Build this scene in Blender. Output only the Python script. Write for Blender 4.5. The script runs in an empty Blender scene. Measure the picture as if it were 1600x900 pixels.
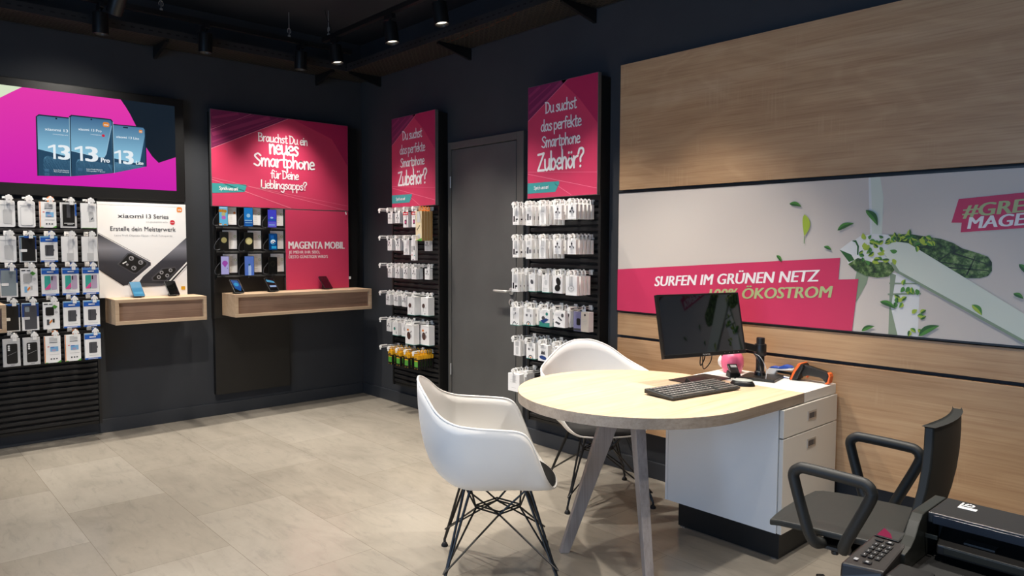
import bpy, math, random
from math import sin, cos, pi, radians as rad
from mathutils import Vector, Matrix

random.seed(7)
S = bpy.context.scene
COL = S.collection

# ------------------------------------------------------------------ camera, world, exposure
cam_d = bpy.data.cameras.new('camera')
cam_d.sensor_width = 36.0
cam_d.lens = 36.0 * 1123.33 / 1600.0
cam_d.clip_start = 0.05
cam = bpy.data.objects.new('camera', cam_d)
COL.objects.link(cam)
_yaw, _pit, _rol = rad(47.668), rad(-3.425), rad(0.1946)
_f = Vector((cos(_pit) * cos(_yaw), cos(_pit) * sin(_yaw), sin(_pit)))
_r = Vector((sin(_yaw), -cos(_yaw), 0))
_u = _r.cross(_f)
_r2 = _r * cos(_rol) + _u * sin(_rol)
_u2 = -_r * sin(_rol) + _u * cos(_rol)
_m = Matrix((_r2, _u2, -_f)).transposed().to_4x4()
_m.translation = Vector((-3.508, -5.933, 1.40))
cam.matrix_world = _m
S.camera = cam

S.view_settings.view_transform = 'Standard'
S.view_settings.look = 'None'
S.view_settings.exposure = 0.0
S.view_settings.gamma = 1.0
S.view_settings.use_curve_mapping = False

W = bpy.data.worlds.new('world')
S.world = W
W.use_nodes = True
W.node_tree.nodes['Background'].inputs[0].default_value = (0.45, 0.6, 1.0, 1)
W.node_tree.nodes['Background'].inputs[1].default_value = 0.02

SPOT_W = 128.0          # watts of each ceiling spot
SPOT_C = (1.0, 0.935, 0.85)
def area_light(name, loc, rot, sx, sy, power, color):
    d = bpy.data.lights.new(name, 'AREA')
    d.shape = 'RECTANGLE'; d.size = sx; d.size_y = sy; d.energy = power; d.color = color
    o = bpy.data.objects.new(name, d); COL.objects.link(o)
    o.location = loc; o.rotation_euler = rot
    return o
# daylight through the shop window, in the opening of wall_left
area_light('window_daylight', (-6.45, -5.2, 1.45), (0, rad(-90), 0), 2.3, 3.6, 110.0, (0.38, 0.62, 1.0))

# ------------------------------------------------------------------ materials
def C(h, a=1.0):
    h = h.lstrip('#')
    v = [int(h[i:i + 2], 16) / 255 for i in (0, 2, 4)]
    return tuple(((x / 12.92) if x <= .04045 else ((x + .055) / 1.055) ** 2.4) for x in v) + (a,)
_mats = {}
def P(name, col, rough=.5, metal=0.0, spec=.5, coat=0.0, emit=0.0, alpha=1.0):
    if name in _mats: return _mats[name]
    m = bpy.data.materials.new(name); m.use_nodes = True
    b = m.node_tree.nodes['Principled BSDF']
    c = C(col) if isinstance(col, str) else tuple(col) + (1.0,)
    b.inputs['Base Color'].default_value = c
    b.inputs['Roughness'].default_value = rough
    b.inputs['Metallic'].default_value = metal
    b.inputs['Specular IOR Level'].default_value = spec
    b.inputs['Coat Weight'].default_value = coat
    if emit:
        b.inputs['Emission Color'].default_value = c
        b.inputs['Emission Strength'].default_value = emit
    b.inputs['Alpha'].default_value = alpha
    _mats[name] = m
    return m
def nodes(m):
    return m.node_tree.nodes, m.node_tree.links, m.node_tree.nodes['Principled BSDF']
def coords(m, scale=(1, 1, 1), loc=(0, 0, 0), rot=(0, 0, 0)):
    n, l, b = nodes(m)
    t = n.new('ShaderNodeTexCoord'); mp = n.new('ShaderNodeMapping')
    mp.inputs['Scale'].default_value = scale; mp.inputs['Location'].default_value = loc; mp.inputs['Rotation'].default_value = rot
    l.new(t.outputs['Object'], mp.inputs['Vector'])
    return mp.outputs['Vector']
def noise(m, vec, scale, detail=4, rough=.55, dist=0.0):
    n, l, b = nodes(m)
    x = n.new('ShaderNodeTexNoise')
    x.inputs['Scale'].default_value = scale; x.inputs['Detail'].default_value = detail
    x.inputs['Roughness'].default_value = rough; x.inputs['Distortion'].default_value = dist
    l.new(vec, x.inputs['Vector'])
    return x.outputs['Fac']
def ramp(m, fac, stops):
    n, l, b = nodes(m)
    r = n.new('ShaderNodeValToRGB')
    e = r.color_ramp.elements
    while len(e) < len(stops): e.new(.5)
    for i, (p, c) in enumerate(stops):
        e[i].position = p; e[i].color = C(c) if isinstance(c, str) else c
    l.new(fac, r.inputs['Fac'])
    return r.outputs['Color']
def mix(m, fac, a, b_, mode='MIX'):
    n, l, b = nodes(m)
    x = n.new('ShaderNodeMix'); x.data_type = 'RGBA'; x.blend_type = mode
    for sock, v in ((x.inputs[0], fac), (x.inputs[6], a), (x.inputs[7], b_)):
        if hasattr(v, 'links') or isinstance(v, bpy.types.NodeSocket): l.new(v, sock)
        else: sock.default_value = v if not isinstance(v, str) else C(v)
    return x.outputs[2]
def bump(m, fac, strength, dist=.002):
    n, l, b = nodes(m)
    x = n.new('ShaderNodeBump'); x.inputs['Strength'].default_value = strength; x.inputs['Distance'].default_value = dist
    l.new(fac, x.inputs['Height']); l.new(x.outputs['Normal'], b.inputs['Normal'])
def wood(name, axis='x', light='#d9b78f', mid='#c09a73', dark='#a07c5a', rough=.5, off=0.0):
    """pale sawn oak, grain along the axis given, faint cathedrals and saw marks across it"""
    if name in _mats: return _mats[name]
    m = P(name, mid, rough); n, l, b = nodes(m)
    def sc(al, ac): return {'x': (al, ac, ac), 'y': (ac, al, ac), 'z': (ac, ac, al)}[axis]
    o3 = (off, off * .7, off * 1.3)
    broad = noise(m, coords(m, sc(.5, 4.0), o3), 1.0, 3, .5, .8)
    # rings: distance across the grain bent by a slow noise gives long lines with occasional cathedral arches
    bend = noise(m, coords(m, sc(.9, 2.6), o3), 1.0, 2, .5, .4)
    rg = n.new('ShaderNodeMath'); rg.operation = 'MULTIPLY'; rg.inputs[1].default_value = 60.0; l.new(bend, rg.inputs[0])
    sn = n.new('ShaderNodeMath'); sn.operation = 'SINE'; l.new(rg.outputs[0], sn.inputs[0])
    fine = noise(m, coords(m, sc(3.0, 120.0), o3), 1.0, 4, .65)
    med = noise(m, coords(m, sc(1.2, 34.0), o3), 1.0, 3, .6)
    saw = noise(m, coords(m, sc(110.0, 5.0), o3), 1.0, 1, .5)
    sawmask = noise(m, coords(m, (3.2, 3.2, 3.2), (3 + off, 1, 2)), 1.0, 2)
    c1 = ramp(m, broad, [(.3, dark), (.5, mid), (.7, light)])
    c1 = mix(m, .55, mid, c1)
    c2 = mix(m, .13, c1, ramp(m, sn.outputs[0], [(0, dark), (.55, mid), (1, light)]))
    c3 = mix(m, .40, c2, ramp(m, med, [(.3, '#8c8c8c'), (.5, '#bcbcbc'), (.7, '#d2d2d2')]), 'SOFT_LIGHT')
    c3 = mix(m, .55, c3, ramp(m, fine, [(.3, '#8a8a8a'), (.5, '#bcbcbc'), (.72, '#d0d0d0')]), 'SOFT_LIGHT')
    mm = n.new('ShaderNodeMath'); mm.operation = 'MULTIPLY'
    l.new(ramp(m, sawmask, [(.56, '#000000'), (.66, '#ffffff')]), mm.inputs[0])
    l.new(ramp(m, saw, [(.5, '#000000'), (.62, '#ffffff')]), mm.inputs[1])
    m2 = n.new('ShaderNodeMath'); m2.operation = 'MULTIPLY'; m2.inputs[1].default_value = .25
    l.new(mm.outputs[0], m2.inputs[0])
    c4 = mix(m, m2.outputs[0], c3, light)
    l.new(c4, b.inputs['Base Color'])
    bump(m, fine, .12, .0005)
    return m

M = dict(
    wall=P('wall_paint_charcoal', '#2f3135', .75), base=P('skirting_dark', '#303338', .5),
    ceil=P('ceiling_black', '#23262c', .9), door=P('door_anthracite', '#52514f', .55), doorframe=P('door_frame_anthracite', '#55534f', .5),
    black=P('black_laminate', '#141312', .45), blackm=P('black_metal', '#121212', .4), slat=P('slatwall_black', '#1b1a1a', .5),
    seam=P('black_seam', '#070707', .7), steel=P('steel', '#c4c2be', .36, .6), alu=P('aluminium', '#8d8b89', .4, .7),
    white=P('white_plastic', '#eeece8', .35), shell=P('white_polypropylene', '#eeebe6', .42), whitelam=P('white_laminate', '#e9e5de', .4),
    greige=P('drawer_front_white', '#e4ded4', .45), card=P('white_card', '#f1efec', .55), cardgrey=P('grey_card', '#b9b7b4', .55),
    pink=P('sign_pink', '#d23a60', .5), plum=P('sign_plum', '#7c2050', .5), plum2=P('sign_plum_light', '#97305e', .5), pinkline=P('sign_pink_line', '#f08aa0', .5),
    pinkdk=P('sign_deep_pink', '#b92455', .5), teal=P('sign_teal', '#3f9f9e', .5), ink=P('lettering_white', '#f3efee', .5),
    yarn=P('rubber_black', '#0d0d0d', .7), fabric=P('seat_pad_black', '#0c0c0c', .9), chairblk=P('chair_black', '#1a1b18', .6),
    print_black=P('print_black', '#161616', .5), print_grey=P('print_grey', '#9a9a9c', .5), print_lgrey=P('print_light_grey', '#c9c8c6', .5), print_dgrey=P('print_dark_grey', '#4a4a4e', .45),
    blue=P('print_blue', '#1559b5', .45), bluedk=P('print_navy', '#1f3f7d', .45), orange=P('print_orange', '#e98a3a', .5), green=P('print_green', '#5aa53c', .5),
    tealp=P('print_teal_green', '#2f8577', .5), lilac=P('print_lilac', '#b8a6bd', .45), mint=P('print_mint', '#39a597', .45), magp=P('print_magenta', '#dd4f91', .45),
    sky=P('print_sky_blue', '#7fb4dc', .45), red=P('print_red', '#cf2330', .5), brown=P('kraft_brown', '#a9834f', .7), cream=P('kraft_cream', '#e3d2ab', .6),
    yellow=P('pack_yellow', '#e3a91d', .5), smoke=P('window_grey', '#8d989c', .2), purple=P('print_violet_grey', '#8f8bb0', .5), beige=P('card_beige', '#dccfbd', .6),
    brownmask=P('print_brown', '#4a2f26', .6),
)
# painted walls get a little unevenness
for k, s in (('wall', 2.2), ('door', 3.0), ('ceil', 1.5)):
    m = M[k]; n, l, b = nodes(m); base = tuple(b.inputs['Base Color'].default_value)
    f = noise(m, coords(m, (1, 1, 1)), s, 4)
    l.new(ramp(m, f, [(.3, tuple(x * .88 for x in base[:3]) + (1,)), (.7, tuple(x * 1.12 for x in base[:3]) + (1,))]), b.inputs['Base Color'])
    bump(m, noise(m, coords(m), 140, 2), .12, .001)
# stone-look vinyl tiles 0.95 x 0.475, half bond, seams along the walls
def floor_mat():
    m = P('stone_vinyl_tile', '#a89d8c', .45); n, l, b = nodes(m)
    v = coords(m, (1, 1, 1), (2.16 + .95 * 4, 1.797 + .475 * 40, 0))
    sw = n.new('ShaderNodeSeparateXYZ'); cb = n.new('ShaderNodeCombineXYZ')
    l.new(v, sw.inputs[0])
    t = n.new('ShaderNodeTexCoord'); mp = n.new('ShaderNodeMapping')
    mp.inputs['Rotation'].default_value = (0, 0, 0)
    l.new(t.outputs['Object'], sw.inputs[0])
    ax = n.new('ShaderNodeMath'); ax.inputs[1].default_value = 2.16 + .95 * 10
    ay = n.new('ShaderNodeMath'); ay.inputs[1].default_value = 1.797 + .475 * 20
    l.new(sw.outputs['Y'], ax.inputs[0]); l.new(sw.outputs['X'], ay.inputs[0])
    l.new(ax.outputs[0], cb.inputs['X']); l.new(ay.outputs[0], cb.inputs['Y'])
    br = n.new('ShaderNodeTexBrick'); br.offset = .5; br.squash = 1
    br.inputs['Scale'].default_value = 1; br.inputs['Brick Width'].default_value = .95; br.inputs['Row Height'].default_value = .475
    br.inputs['Mortar Size'].default_value = .0011; br.inputs['Mortar Smooth'].default_value = .2
    br.inputs['Color1'].default_value = C('#aeaaa3'); br.inputs['Color2'].default_value = C('#a19c94'); br.inputs['Mortar'].default_value = C('#878077')
    l.new(cb.outputs[0], br.inputs['Vector'])
    cloud = noise(m, coords(m, (1.6, .9, 1)), 2.2, 7, .62, .6)
    vein = noise(m, coords(m, (22, 5, 1)), 1.0, 6, .7, .8)
    c = mix(m, .55, br.outputs['Color'], ramp(m, cloud, [(.3, '#8a847b'), (.5, '#b1aba1'), (.72, '#c6c0b5')]), 'SOFT_LIGHT')
    c = mix(m, .30, c, ramp(m, vein, [(.33, '#6f675d'), (.46, '#b1a99c'), (.7, '#bfb7aa')]), 'SOFT_LIGHT')
    spk = noise(m, coords(m, (60, 17, 1)), 1.0, 3, .6)
    c = mix(m, .5, c, ramp(m, spk, [(.25, '#5f574d'), (.34, '#808080'), (.8, '#858585')]), 'SOFT_LIGHT')
    l.new(c, b.inputs['Base Color'])
    l.new(ramp(m, cloud, [(.3, '#6e6e6e'), (.7, '#8a8a8a')]), b.inputs['Roughness'])
    bump(m, vein, .08, .001)
    return m
M['floor'] = floor_mat()
M['oak'] = wood('oak_wall_panel', 'x', '#cfad87', '#c09a72', '#a27d5a')
M['oakshelf'] = wood('oak_shelf', 'x', '#d0b89c', '#c0a486', '#a3876c', off=3.1)
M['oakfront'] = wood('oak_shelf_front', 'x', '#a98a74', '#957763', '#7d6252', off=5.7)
M['oaktop'] = wood('oak_table_top', 'x', '#dcc4a8', '#d3b797', '#c2a482', off=8.3)
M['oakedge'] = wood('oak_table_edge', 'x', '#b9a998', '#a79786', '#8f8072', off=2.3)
M['oakleg'] = wood('oak_table_leg', 'z', '#b0a49c', '#9c918a', '#827872', off=1.3)
def perforated():
    m = P('perforated_steel', '#4b463f', .5, .6); n, l, b = nodes(m)
    v = coords(m, (1, 1, 1))
    br = n.new('ShaderNodeTexBrick'); br.offset = .5
    br.inputs['Scale'].default_value = 1; br.inputs['Brick Width'].default_value = .055; br.inputs['Row Height'].default_value = .022
    br.inputs['Mortar Size'].default_value = .0085; br.inputs['Mortar Smooth'].default_value = .1
    br.inputs['Color1'].default_value = br.inputs['Color2'].default_value = (0, 0, 0, 1); br.inputs['Mortar'].default_value = (1, 1, 1, 1)
    l.new(v, br.inputs['Vector'])
    l.new(br.outputs['Color'], b.inputs['Alpha'])
    return m
M['perf'] = perforated()

# ------------------------------------------------------------------ lettering
_txt = {}
def _prep(strings):
    for s in strings:
        cu = bpy.data.curves.new('t', 'FONT'); cu.body = s; cu.size = 1; cu.resolution_u = 3
        o = bpy.data.objects.new('t', cu); COL.objects.link(o)
        bpy.context.view_layer.update()
        me = o.evaluated_get(bpy.context.evaluated_depsgraph_get()).to_mesh()
        vs = [(v.co.x, v.co.y) for v in me.vertices]; fs = [tuple(p.vertices) for p in me.polygons]
        _txt[s] = (vs, fs)
        bpy.data.objects.remove(o); bpy.data.curves.remove(cu)
_prep([s for b, L in ((.017, ['SURFEN IM GRÜNEN NETZ', '100% ÖKOSTROM', '#GREEN', 'MAGENTA', 'MAGENTA MOBIL', '3', 'Pro', 'Lite']),
                            (.012, ['JE MEHR IHR SEID,', "DESTO GÜNSTIGER WIRD'S", 'xiaomi 13', 'xiaomi 13 Pro', 'xiaomi 13 Lite', 'xiaomi', '13 Series', 'Erstelle dein Meisterwerk', 'mi', 'Leica']),
                            (0.0, ['CO-ENGINEERED WITH', 'Leica Profi-Objektiv 75mm • Profi-Telexpertin', 'Leica Profi-Objektiv', '75mm Profi-Teleobjektiv', 'Ultra-großer 1" Sensor', 'iiyama', 'H'])) for s in L])
CAP = max(v[1] for v in _txt['H'][0])

_G = {  # casual hand lettering, one stroke list per letter: baseline 0, x-height .5, capitals .8
 'B': ([[(0,.8),(.01,.4),(.02,0)], [(-.04,.78),(.25,.78),(.33,.62),(.2,.46),(.02,.43)], [(.02,.43),(.3,.4),(.4,.2),(.28,.03),(-.02,.0)]], .48),
 'r': ([[(0,.5),(.02,0)], [(.02,.28),(.1,.44),(.26,.5)]], .3), 'a': ([[(.3,.42),(.15,.5),(0,.25),(.1,.02),(.24,.1),(.31,.42)], [(.32,.48),(.32,.12),(.4,.0)]], .45),
 'u': ([[(0,.5),(.02,.12),(.14,0),(.29,.16)], [(.31,.5),(.31,.1),(.38,0)]], .43), 'c': ([[(.3,.42),(.16,.5),(0,.25),(.12,.02),(.32,.08)]], .37),
 'h': ([[(0,.85),(.02,0)], [(.02,.28),(.15,.5),(.27,.4),(.29,0)]], .38), 's': ([[(.27,.43),(.15,.5),(.03,.4),(.15,.27),(.26,.13),(.14,0),(0,.06)]], .33),
 't': ([[(.14,.75),(.13,.1),(.2,0),(.29,.04)], [(0,.5),(.28,.53)]], .34), 'D': ([[(.02,.8),(.03,0)], [(-.06,.8),(.28,.72),(.42,.4),(.28,.08),(0,0)]], .52),
 'e': ([[(.03,.25),(.3,.3),(.24,.48),(.1,.47),(0,.25),(.1,.02),(.32,.06)]], .37), 'i': ([[(0,.5),(.02,0)], [(.0,.68),(.01,.7)]], .1),
 'n': ([[(0,.5),(.02,0)], [(.02,.28),(.15,.5),(.27,.4),(.29,0)]], .38), 'S': ([[(.42,.68),(.25,.8),(.05,.65),(.2,.45),(.4,.25),(.25,0),(0,.1)]], .48),
 'm': ([[(0,.5),(.02,0)], [(.02,.28),(.13,.5),(.23,.4),(.24,0)], [(.24,.28),(.36,.5),(.47,.4),(.49,0)]], .57),
 'p': ([[(0,.5),(.02,-.3)], [(.02,.38),(.18,.5),(.32,.28),(.2,.02),(.03,.08)]], .4), 'o': ([[(.17,.5),(0,.25),(.16,0),(.34,.25),(.17,.5)]], .4),
 'f': ([[(.32,.76),(.2,.82),(.13,.65),(.12,0)], [(0,.48),(.27,.5)]], .32), 'L': ([[(.02,.8),(0,.02),(.01,.02),(.35,0)]], .4), 'l': ([[(0,.85),(.02,.06),(.1,0)]], .16),
 'b': ([[(0,.85),(.02,.02)], [(.02,.35),(.18,.5),(.33,.27),(.2,.02),(.03,.05)]], .4), 'g': ([[(.31,.43),(.15,.5),(0,.28),(.12,.06),(.3,.15)], [(.32,.5),(.31,-.2),(.18,-.32),(.02,-.22)]], .4),
 'd': ([[(.3,.42),(.13,.48),(0,.22),(.12,.02),(.3,.12)], [(.32,.85),(.31,.1),(.38,0)]], .43), 'k': ([[(0,.85),(.02,0)], [(.29,.5),(.15,.36),(.03,.24)], [(.08,.28),(.2,.14),(.32,0)]], .36),
 'Z': ([[(0,.76),(.42,.8)], [(.42,.8),(0,.02)], [(0,.02),(.45,.01)]], .5), '?': ([[(0,.6),(.08,.8),(.28,.8),(.32,.62),(.15,.42),(.14,.25)], [(.13,.02),(.14,.04)]], .38),
 '!': ([[(.02,.8),(0,.25)], [(0,.02),(.01,.04)]], .1), 'ü': ([[(0,.5),(.02,.12),(.14,0),(.29,.16)], [(.31,.5),(.31,.1),(.38,0)], [(.07,.68),(.08,.7)], [(.24,.68),(.25,.7)]], .43),
 'ö': ([[(.17,.5),(0,.25),(.16,0),(.34,.25),(.17,.5)], [(.07,.68),(.08,.7)], [(.24,.68),(.25,.7)]], .4), ' ': ([], .2)}

def crom(pts, n=6, closed=False):
    """points along a smooth curve through pts"""
    pts = [Vector(p) for p in pts]
    if len(pts) < 3 and not closed: return pts
    out = []; k = len(pts)
    for i in range(k if closed else k - 1):
        p1, p2 = pts[i], pts[(i + 1) % k]
        p0 = pts[i - 1] if (i > 0 or closed) else p1 * 2 - p2
        p3 = pts[(i + 2) % k] if (i + 2 < k or closed) else p2 * 2 - p1
        for j in range(n):
            t = j / n
            out.append(.5 * ((2 * p1) + (p2 - p0) * t + (2 * p0 - 5 * p1 + 4 * p2 - p3) * t * t + (3 * p1 - p0 - 3 * p2 + p3) * t ** 3))
    if not closed: out.append(pts[-1])
    return out

# ------------------------------------------------------------------ mesh collector
class MB:
    def __init__(s): s.v = []; s.f = []; s.m = []; s.T = None
    def add(s, vs, fs, m=0):
        o = len(s.v)
        for v in vs:
            v = Vector(v)
            s.v.append(tuple(s.T @ v) if s.T is not None else tuple(v))
        for f in fs: s.f.append(tuple(i + o for i in f)); s.m.append(m)
    def box(s, x0, x1, y0, y1, z0, z1, m=0):
        x0, x1 = min(x0, x1), max(x0, x1); y0, y1 = min(y0, y1), max(y0, y1); z0, z1 = min(z0, z1), max(z0, z1)
        s.add([(x, y, z) for z in (z0, z1) for y in (y0, y1) for x in (x0, x1)],
              [(0, 2, 3, 1), (4, 5, 7, 6), (0, 1, 5, 4), (2, 6, 7, 3), (0, 4, 6, 2), (1, 3, 7, 5)], m)
    def poly(s, pts, m=0): s.add(pts, [tuple(range(len(pts)))], m)
    def prism(s, a, b, m=0):
        """closed solid between two loops of 3D points"""
        n = len(a)
        s.add(list(a) + list(b), [tuple(range(n))[::-1], tuple(range(n, 2 * n))] + [(i, (i + 1) % n, n + (i + 1) % n, n + i) for i in range(n)], m)
    def flat(s, pts, y, m=0):
        """a printed patch: (x, z) points at depth y"""
        s.poly([(p[0], y, p[1]) for p in pts], m)
    def rect(s, x0, x1, z0, z1, y, m=0): s.flat([(x0, z0), (x1, z0), (x1, z1), (x0, z1)], y, m)
    def disc(s, x, z, rx, y, m=0, rz=None, n=20, rot=0):
        rz = rz or rx
        s.flat([(x + rx * cos(2 * pi * i / n) * cos(rot) - rz * sin(2 * pi * i / n) * sin(rot), z + rx * cos(2 * pi * i / n) * sin(rot) + rz * sin(2 * pi * i / n) * cos(rot)) for i in range(n)], y, m)
    def rrect(s, x0, x1, z0, z1, r, y, m=0, n=5):
        p = []
        for cx, cz, a in ((x1 - r, z1 - r, 0), (x0 + r, z1 - r, pi / 2), (x0 + r, z0 + r, pi), (x1 - r, z0 + r, 1.5 * pi)):
            p += [(cx + r * cos(a + pi / 2 * i / n), cz + r * sin(a + pi / 2 * i / n)) for i in range(n + 1)]
        s.flat(p, y, m); return p
    def tube(s, pts, r, n=8, m=0, closed=False):
        pts = [Vector(p) for p in pts]; k = len(pts); rings = []
        up = None
        for i, p in enumerate(pts):
            a = pts[i - 1] if (i > 0 or closed) else p; b = pts[(i + 1) % k] if (i < k - 1 or closed) else p
            d = (b - a).normalized()
            if up is None: up = d.orthogonal().normalized()
            else:
                up = up - d * up.dot(d)
                up = up.normalized() if up.length > 1e-6 else d.orthogonal().normalized()
            w = d.cross(up); rr = r[i] if isinstance(r, (list, tuple)) else r
            rings.append([p + (up * cos(2 * pi * j / n) + w * sin(2 * pi * j / n)) * rr for j in range(n)])
        fs = []
        for i in range(k if closed else k - 1):
            i2 = (i + 1) % k
            fs += [(i * n + j, i * n + (j + 1) % n, i2 * n + (j + 1) % n, i2 * n + j) for j in range(n)]
        if not closed: fs += [tuple(range(n))[::-1], tuple(range((k - 1) * n, k * n))]
        s.add([q for g in rings for q in g], fs, m)
    def lathe(s, prof, o=(0, 0, 0), axis='z', n=24, m=0):
        vs = []; 
        for r_, h in prof:
            for j in range(n):
                a = 2 * pi * j / n; c, d = r_ * cos(a), r_ * sin(a)
                vs.append({'z': (o[0] + c, o[1] + d, o[2] + h), 'y': (o[0] + c, o[1] + h, o[2] + d), 'x': (o[0] + h, o[1] + c, o[2] + d)}[axis])
        fs = [(i * n + j, i * n + (j + 1) % n, (i + 1) * n + (j + 1) % n, (i + 1) * n + j) for i in range(len(prof) - 1) for j in range(n)]
        fs += [tuple(range(n))[::-1], tuple(range((len(prof) - 1) * n, len(prof) * n))]
        s.add(vs, fs, m)
    def text(s, t, x0, x1, z, cap, y, m=0, bold=0.0, shear=0.0, slope=0.0):
        vs, fs = _txt[t]
        # heavier weights: the same letters laid three times, a hair apart
        a = min(v[0] for v in vs) - bold; b = max(v[0] for v in vs) + bold; kx = (x1 - x0) / (b - a); kz = cap / CAP
        for i, dx in enumerate([bold * k / 2 for k in (-2, -1, 0, 1, 2)] if bold > .005 else (0,)):
            s.add([(x0 + (v[0] + dx - a) * kx + v[1] * kz * shear, y - .00006 * i, z + v[1] * kz + (v[0] - a) * kx * slope) for v in vs], fs, m)
    def one(s, x0, x1, z, cap, y, m=0):
        w = x1 - x0; t = cap / CAP * .105; h = cap
        s.flat([(x1 - t * 1.0, z), (x1, z), (x1, z + h), (x1 - t * .75, z + h), (x0 + .1 * w, z + h * .84), (x0 + .1 * w, z + h * .70), (x1 - t * 1.0, z + h * .82)], y, m)
    def hand(s, t, x0, x1, z, cap, y, m=0, w=.055, slope=0.0):
        strokes = []; x = 0
        for ch in t:
            g, adv = _G[ch]
            strokes += [[(px + x, pz) for px, pz in st] for st in g]; x += adv
        k = cap / .8; kx = (x1 - x0) / x
        r = w * k / .8 * .8
        for si, st in enumerate(strokes):
            q = crom([(p[0], p[1], 0) for p in st], 4)
            q = [Vector((x0 + p.x * kx, z + p.y * k + p.x * kx * slope)) for p in q]
            q = [p for i, p in enumerate(q) if not i or (p - q[i - 1]).length > 1e-5]
            n = len(q); E = []
            for i in range(n):
                d = (q[min(i + 1, n - 1)] - q[max(i - 1, 0)]).normalized(); E.append(Vector((-d.y, d.x)) * r)
            yy = y - .00012 * si
            def cap_(c, e, sg):
                a0 = math.atan2(e.y, e.x)
                return [(c.x + r * cos(a0 + sg * pi * j / 6), c.y + r * sin(a0 + sg * pi * j / 6)) for j in range(7)]
            L = [q[i] + E[i] for i in range(n)]; R = [q[i] - E[i] for i in range(n)]
            vs = [(p.x, yy, p.y) for p in L] + [(p.x, yy, p.y) for p in R]
            s.add(vs, [(i, i + 1, n + i + 1, n + i) for i in range(n - 1)], m)
            s.flat(cap_(q[0], E[0], 1), yy, m); s.flat(cap_(q[-1], -E[-1], 1), yy, m)
    def build(s, name, mats, parent=None, bevel=0.0, seg=2, smooth=False, sub=0, solid=0.0):
        me = bpy.data.meshes.new(name); me.from_pydata(s.v, [], s.f); me.update()
        if not isinstance(mats, (list, tuple)): mats = [mats]
        for k in mats: me.materials.append(M[k] if isinstance(k, str) else k)
        if len(mats) > 1: me.polygons.foreach_set('material_index', s.m)
        if smooth:
            me.polygons.foreach_set('use_smooth', [True] * len(me.polygons))
            try: me.set_sharp_from_angle(angle=rad(40))
            except Exception: pass
        o = bpy.data.objects.new(name, me); COL.objects.link(o)
        if parent is not None: o.parent = parent
        if solid:
            q = o.modifiers.new('thickness', 'SOLIDIFY'); q.thickness = solid; q.offset = 0
        if bevel:
            q = o.modifiers.new('bevel', 'BEVEL'); q.width = bevel; q.segments = seg; q.limit_method = 'ANGLE'; q.angle_limit = rad(40)
        if sub:
            q = o.modifiers.new('sub', 'SUBSURF'); q.levels = q.render_levels = sub
        return o

def tag(o, label, cat, group=None, kind=None):
    o['label'] = label; o['category'] = cat
    if group: o['group'] = group
    if kind: o['kind'] = kind
    return o
def thing(name, label, cat, loc=(0, 0, 0), rz=0.0, group=None):
    o = bpy.data.objects.new(name, None); COL.objects.link(o)
    o.empty_display_size = .05
    o.location = loc; o.rotation_euler = (0, 0, rz)
    return tag(o, label, cat, group)
def struct(o, label=None, cat=None):
    o['kind'] = 'structure'
    if label: o['label'] = label; o['category'] = cat
    return o
def dup(root, loc=None, rz=None, label=None, group=None):
    r = root.copy(); COL.objects.link(r)
    if loc is not None: r.location = loc
    if rz is not None: r.rotation_euler = (0, 0, rz)
    if label: r['label'] = label
    if group: r['group'] = group
    for ch in list(root.children):
        c = ch.copy(); COL.objects.link(c); c.parent = r
        for g in ch.children:
            d = g.copy(); COL.objects.link(d); d.parent = c
    return r
RIGHT = -pi / 2      # things on the right wall: local x runs towards the camera side, local -y is the room side
ORD = ['first', 'second', 'third', 'fourth', 'fifth', 'sixth', 'seventh', 'eighth', 'ninth']

# ------------------------------------------------------------------ the room
CE = 3.23
X0, Y0 = -6.5, -8.6
def sbox(name, mat, *b, label=None, cat=None, bevel=0):
    q = MB(); q.box(*b); return struct(q.build(name, mat, bevel=bevel), label, cat)
sbox('floor', 'floor', X0, 0, Y0, 0, -.1, 0, label='grey beige stone look tiled shop floor', cat='floor')
sbox('ceiling', 'ceil', X0, 0, Y0, 0, CE, CE + .1, label='black ceiling above the lamp tracks', cat='ceiling')
sbox('wall_back', 'wall', X0 - .2, .2, 0, .2, -.1, CE + .1, label='charcoal wall with the screen and phone shelves', cat='wall')
sbox('wall_right', 'wall', 0, .2, Y0, 0, -.1, CE + .1, label='charcoal wall with the door and oak panels', cat='wall')
sbox('wall_front', 'wall', X0 - .2, .2, Y0 - .2, Y0, -.1, CE + .1, label='charcoal wall facing the screen wall', cat='wall')
q = MB()
q.box(X0 - .2, X0, Y0, -7.1, 0, CE); q.box(X0 - .2, X0, -3.3, 0, 0, CE); q.box(X0 - .2, X0, -7.1, -3.3, 0, .25); q.box(X0 - .2, X0, -7.1, -3.3, 2.65, CE)
struct(q.build('wall_left', 'wall'), 'charcoal wall pierced by the shop window', 'wall')
q = MB(); q.box(X0 - .15, X0 - .05, -7.1, -7.02, .25, 2.65); q.box(X0 - .15, X0 - .05, -3.38, -3.3, .25, 2.65); q.box(X0 - .15, X0 - .05, -7.1, -3.3, .25, .33); q.box(X0 - .15, X0 - .05, -7.1, -3.3, 2.57, 2.65); q.box(X0 - .15, X0 - .05, -5.24, -5.16, .25, 2.65)
struct(q.build('window_1', 'blackm'), 'dark framed shop window in the long wall', 'window')
sbox('baseboard_back', 'base', X0, -.02, -.018, 0, 0, .1, bevel=.003)
q = MB(); q.box(-.018, 0, -1.355, 0, 0, .1); q.box(-.018, 0, Y0, -2.235, 0, .1)
struct(q.build('baseboard_right', 'base', bevel=.003))
# pilaster-like flat strip of the back wall between the two displays stays plain wall

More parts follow.
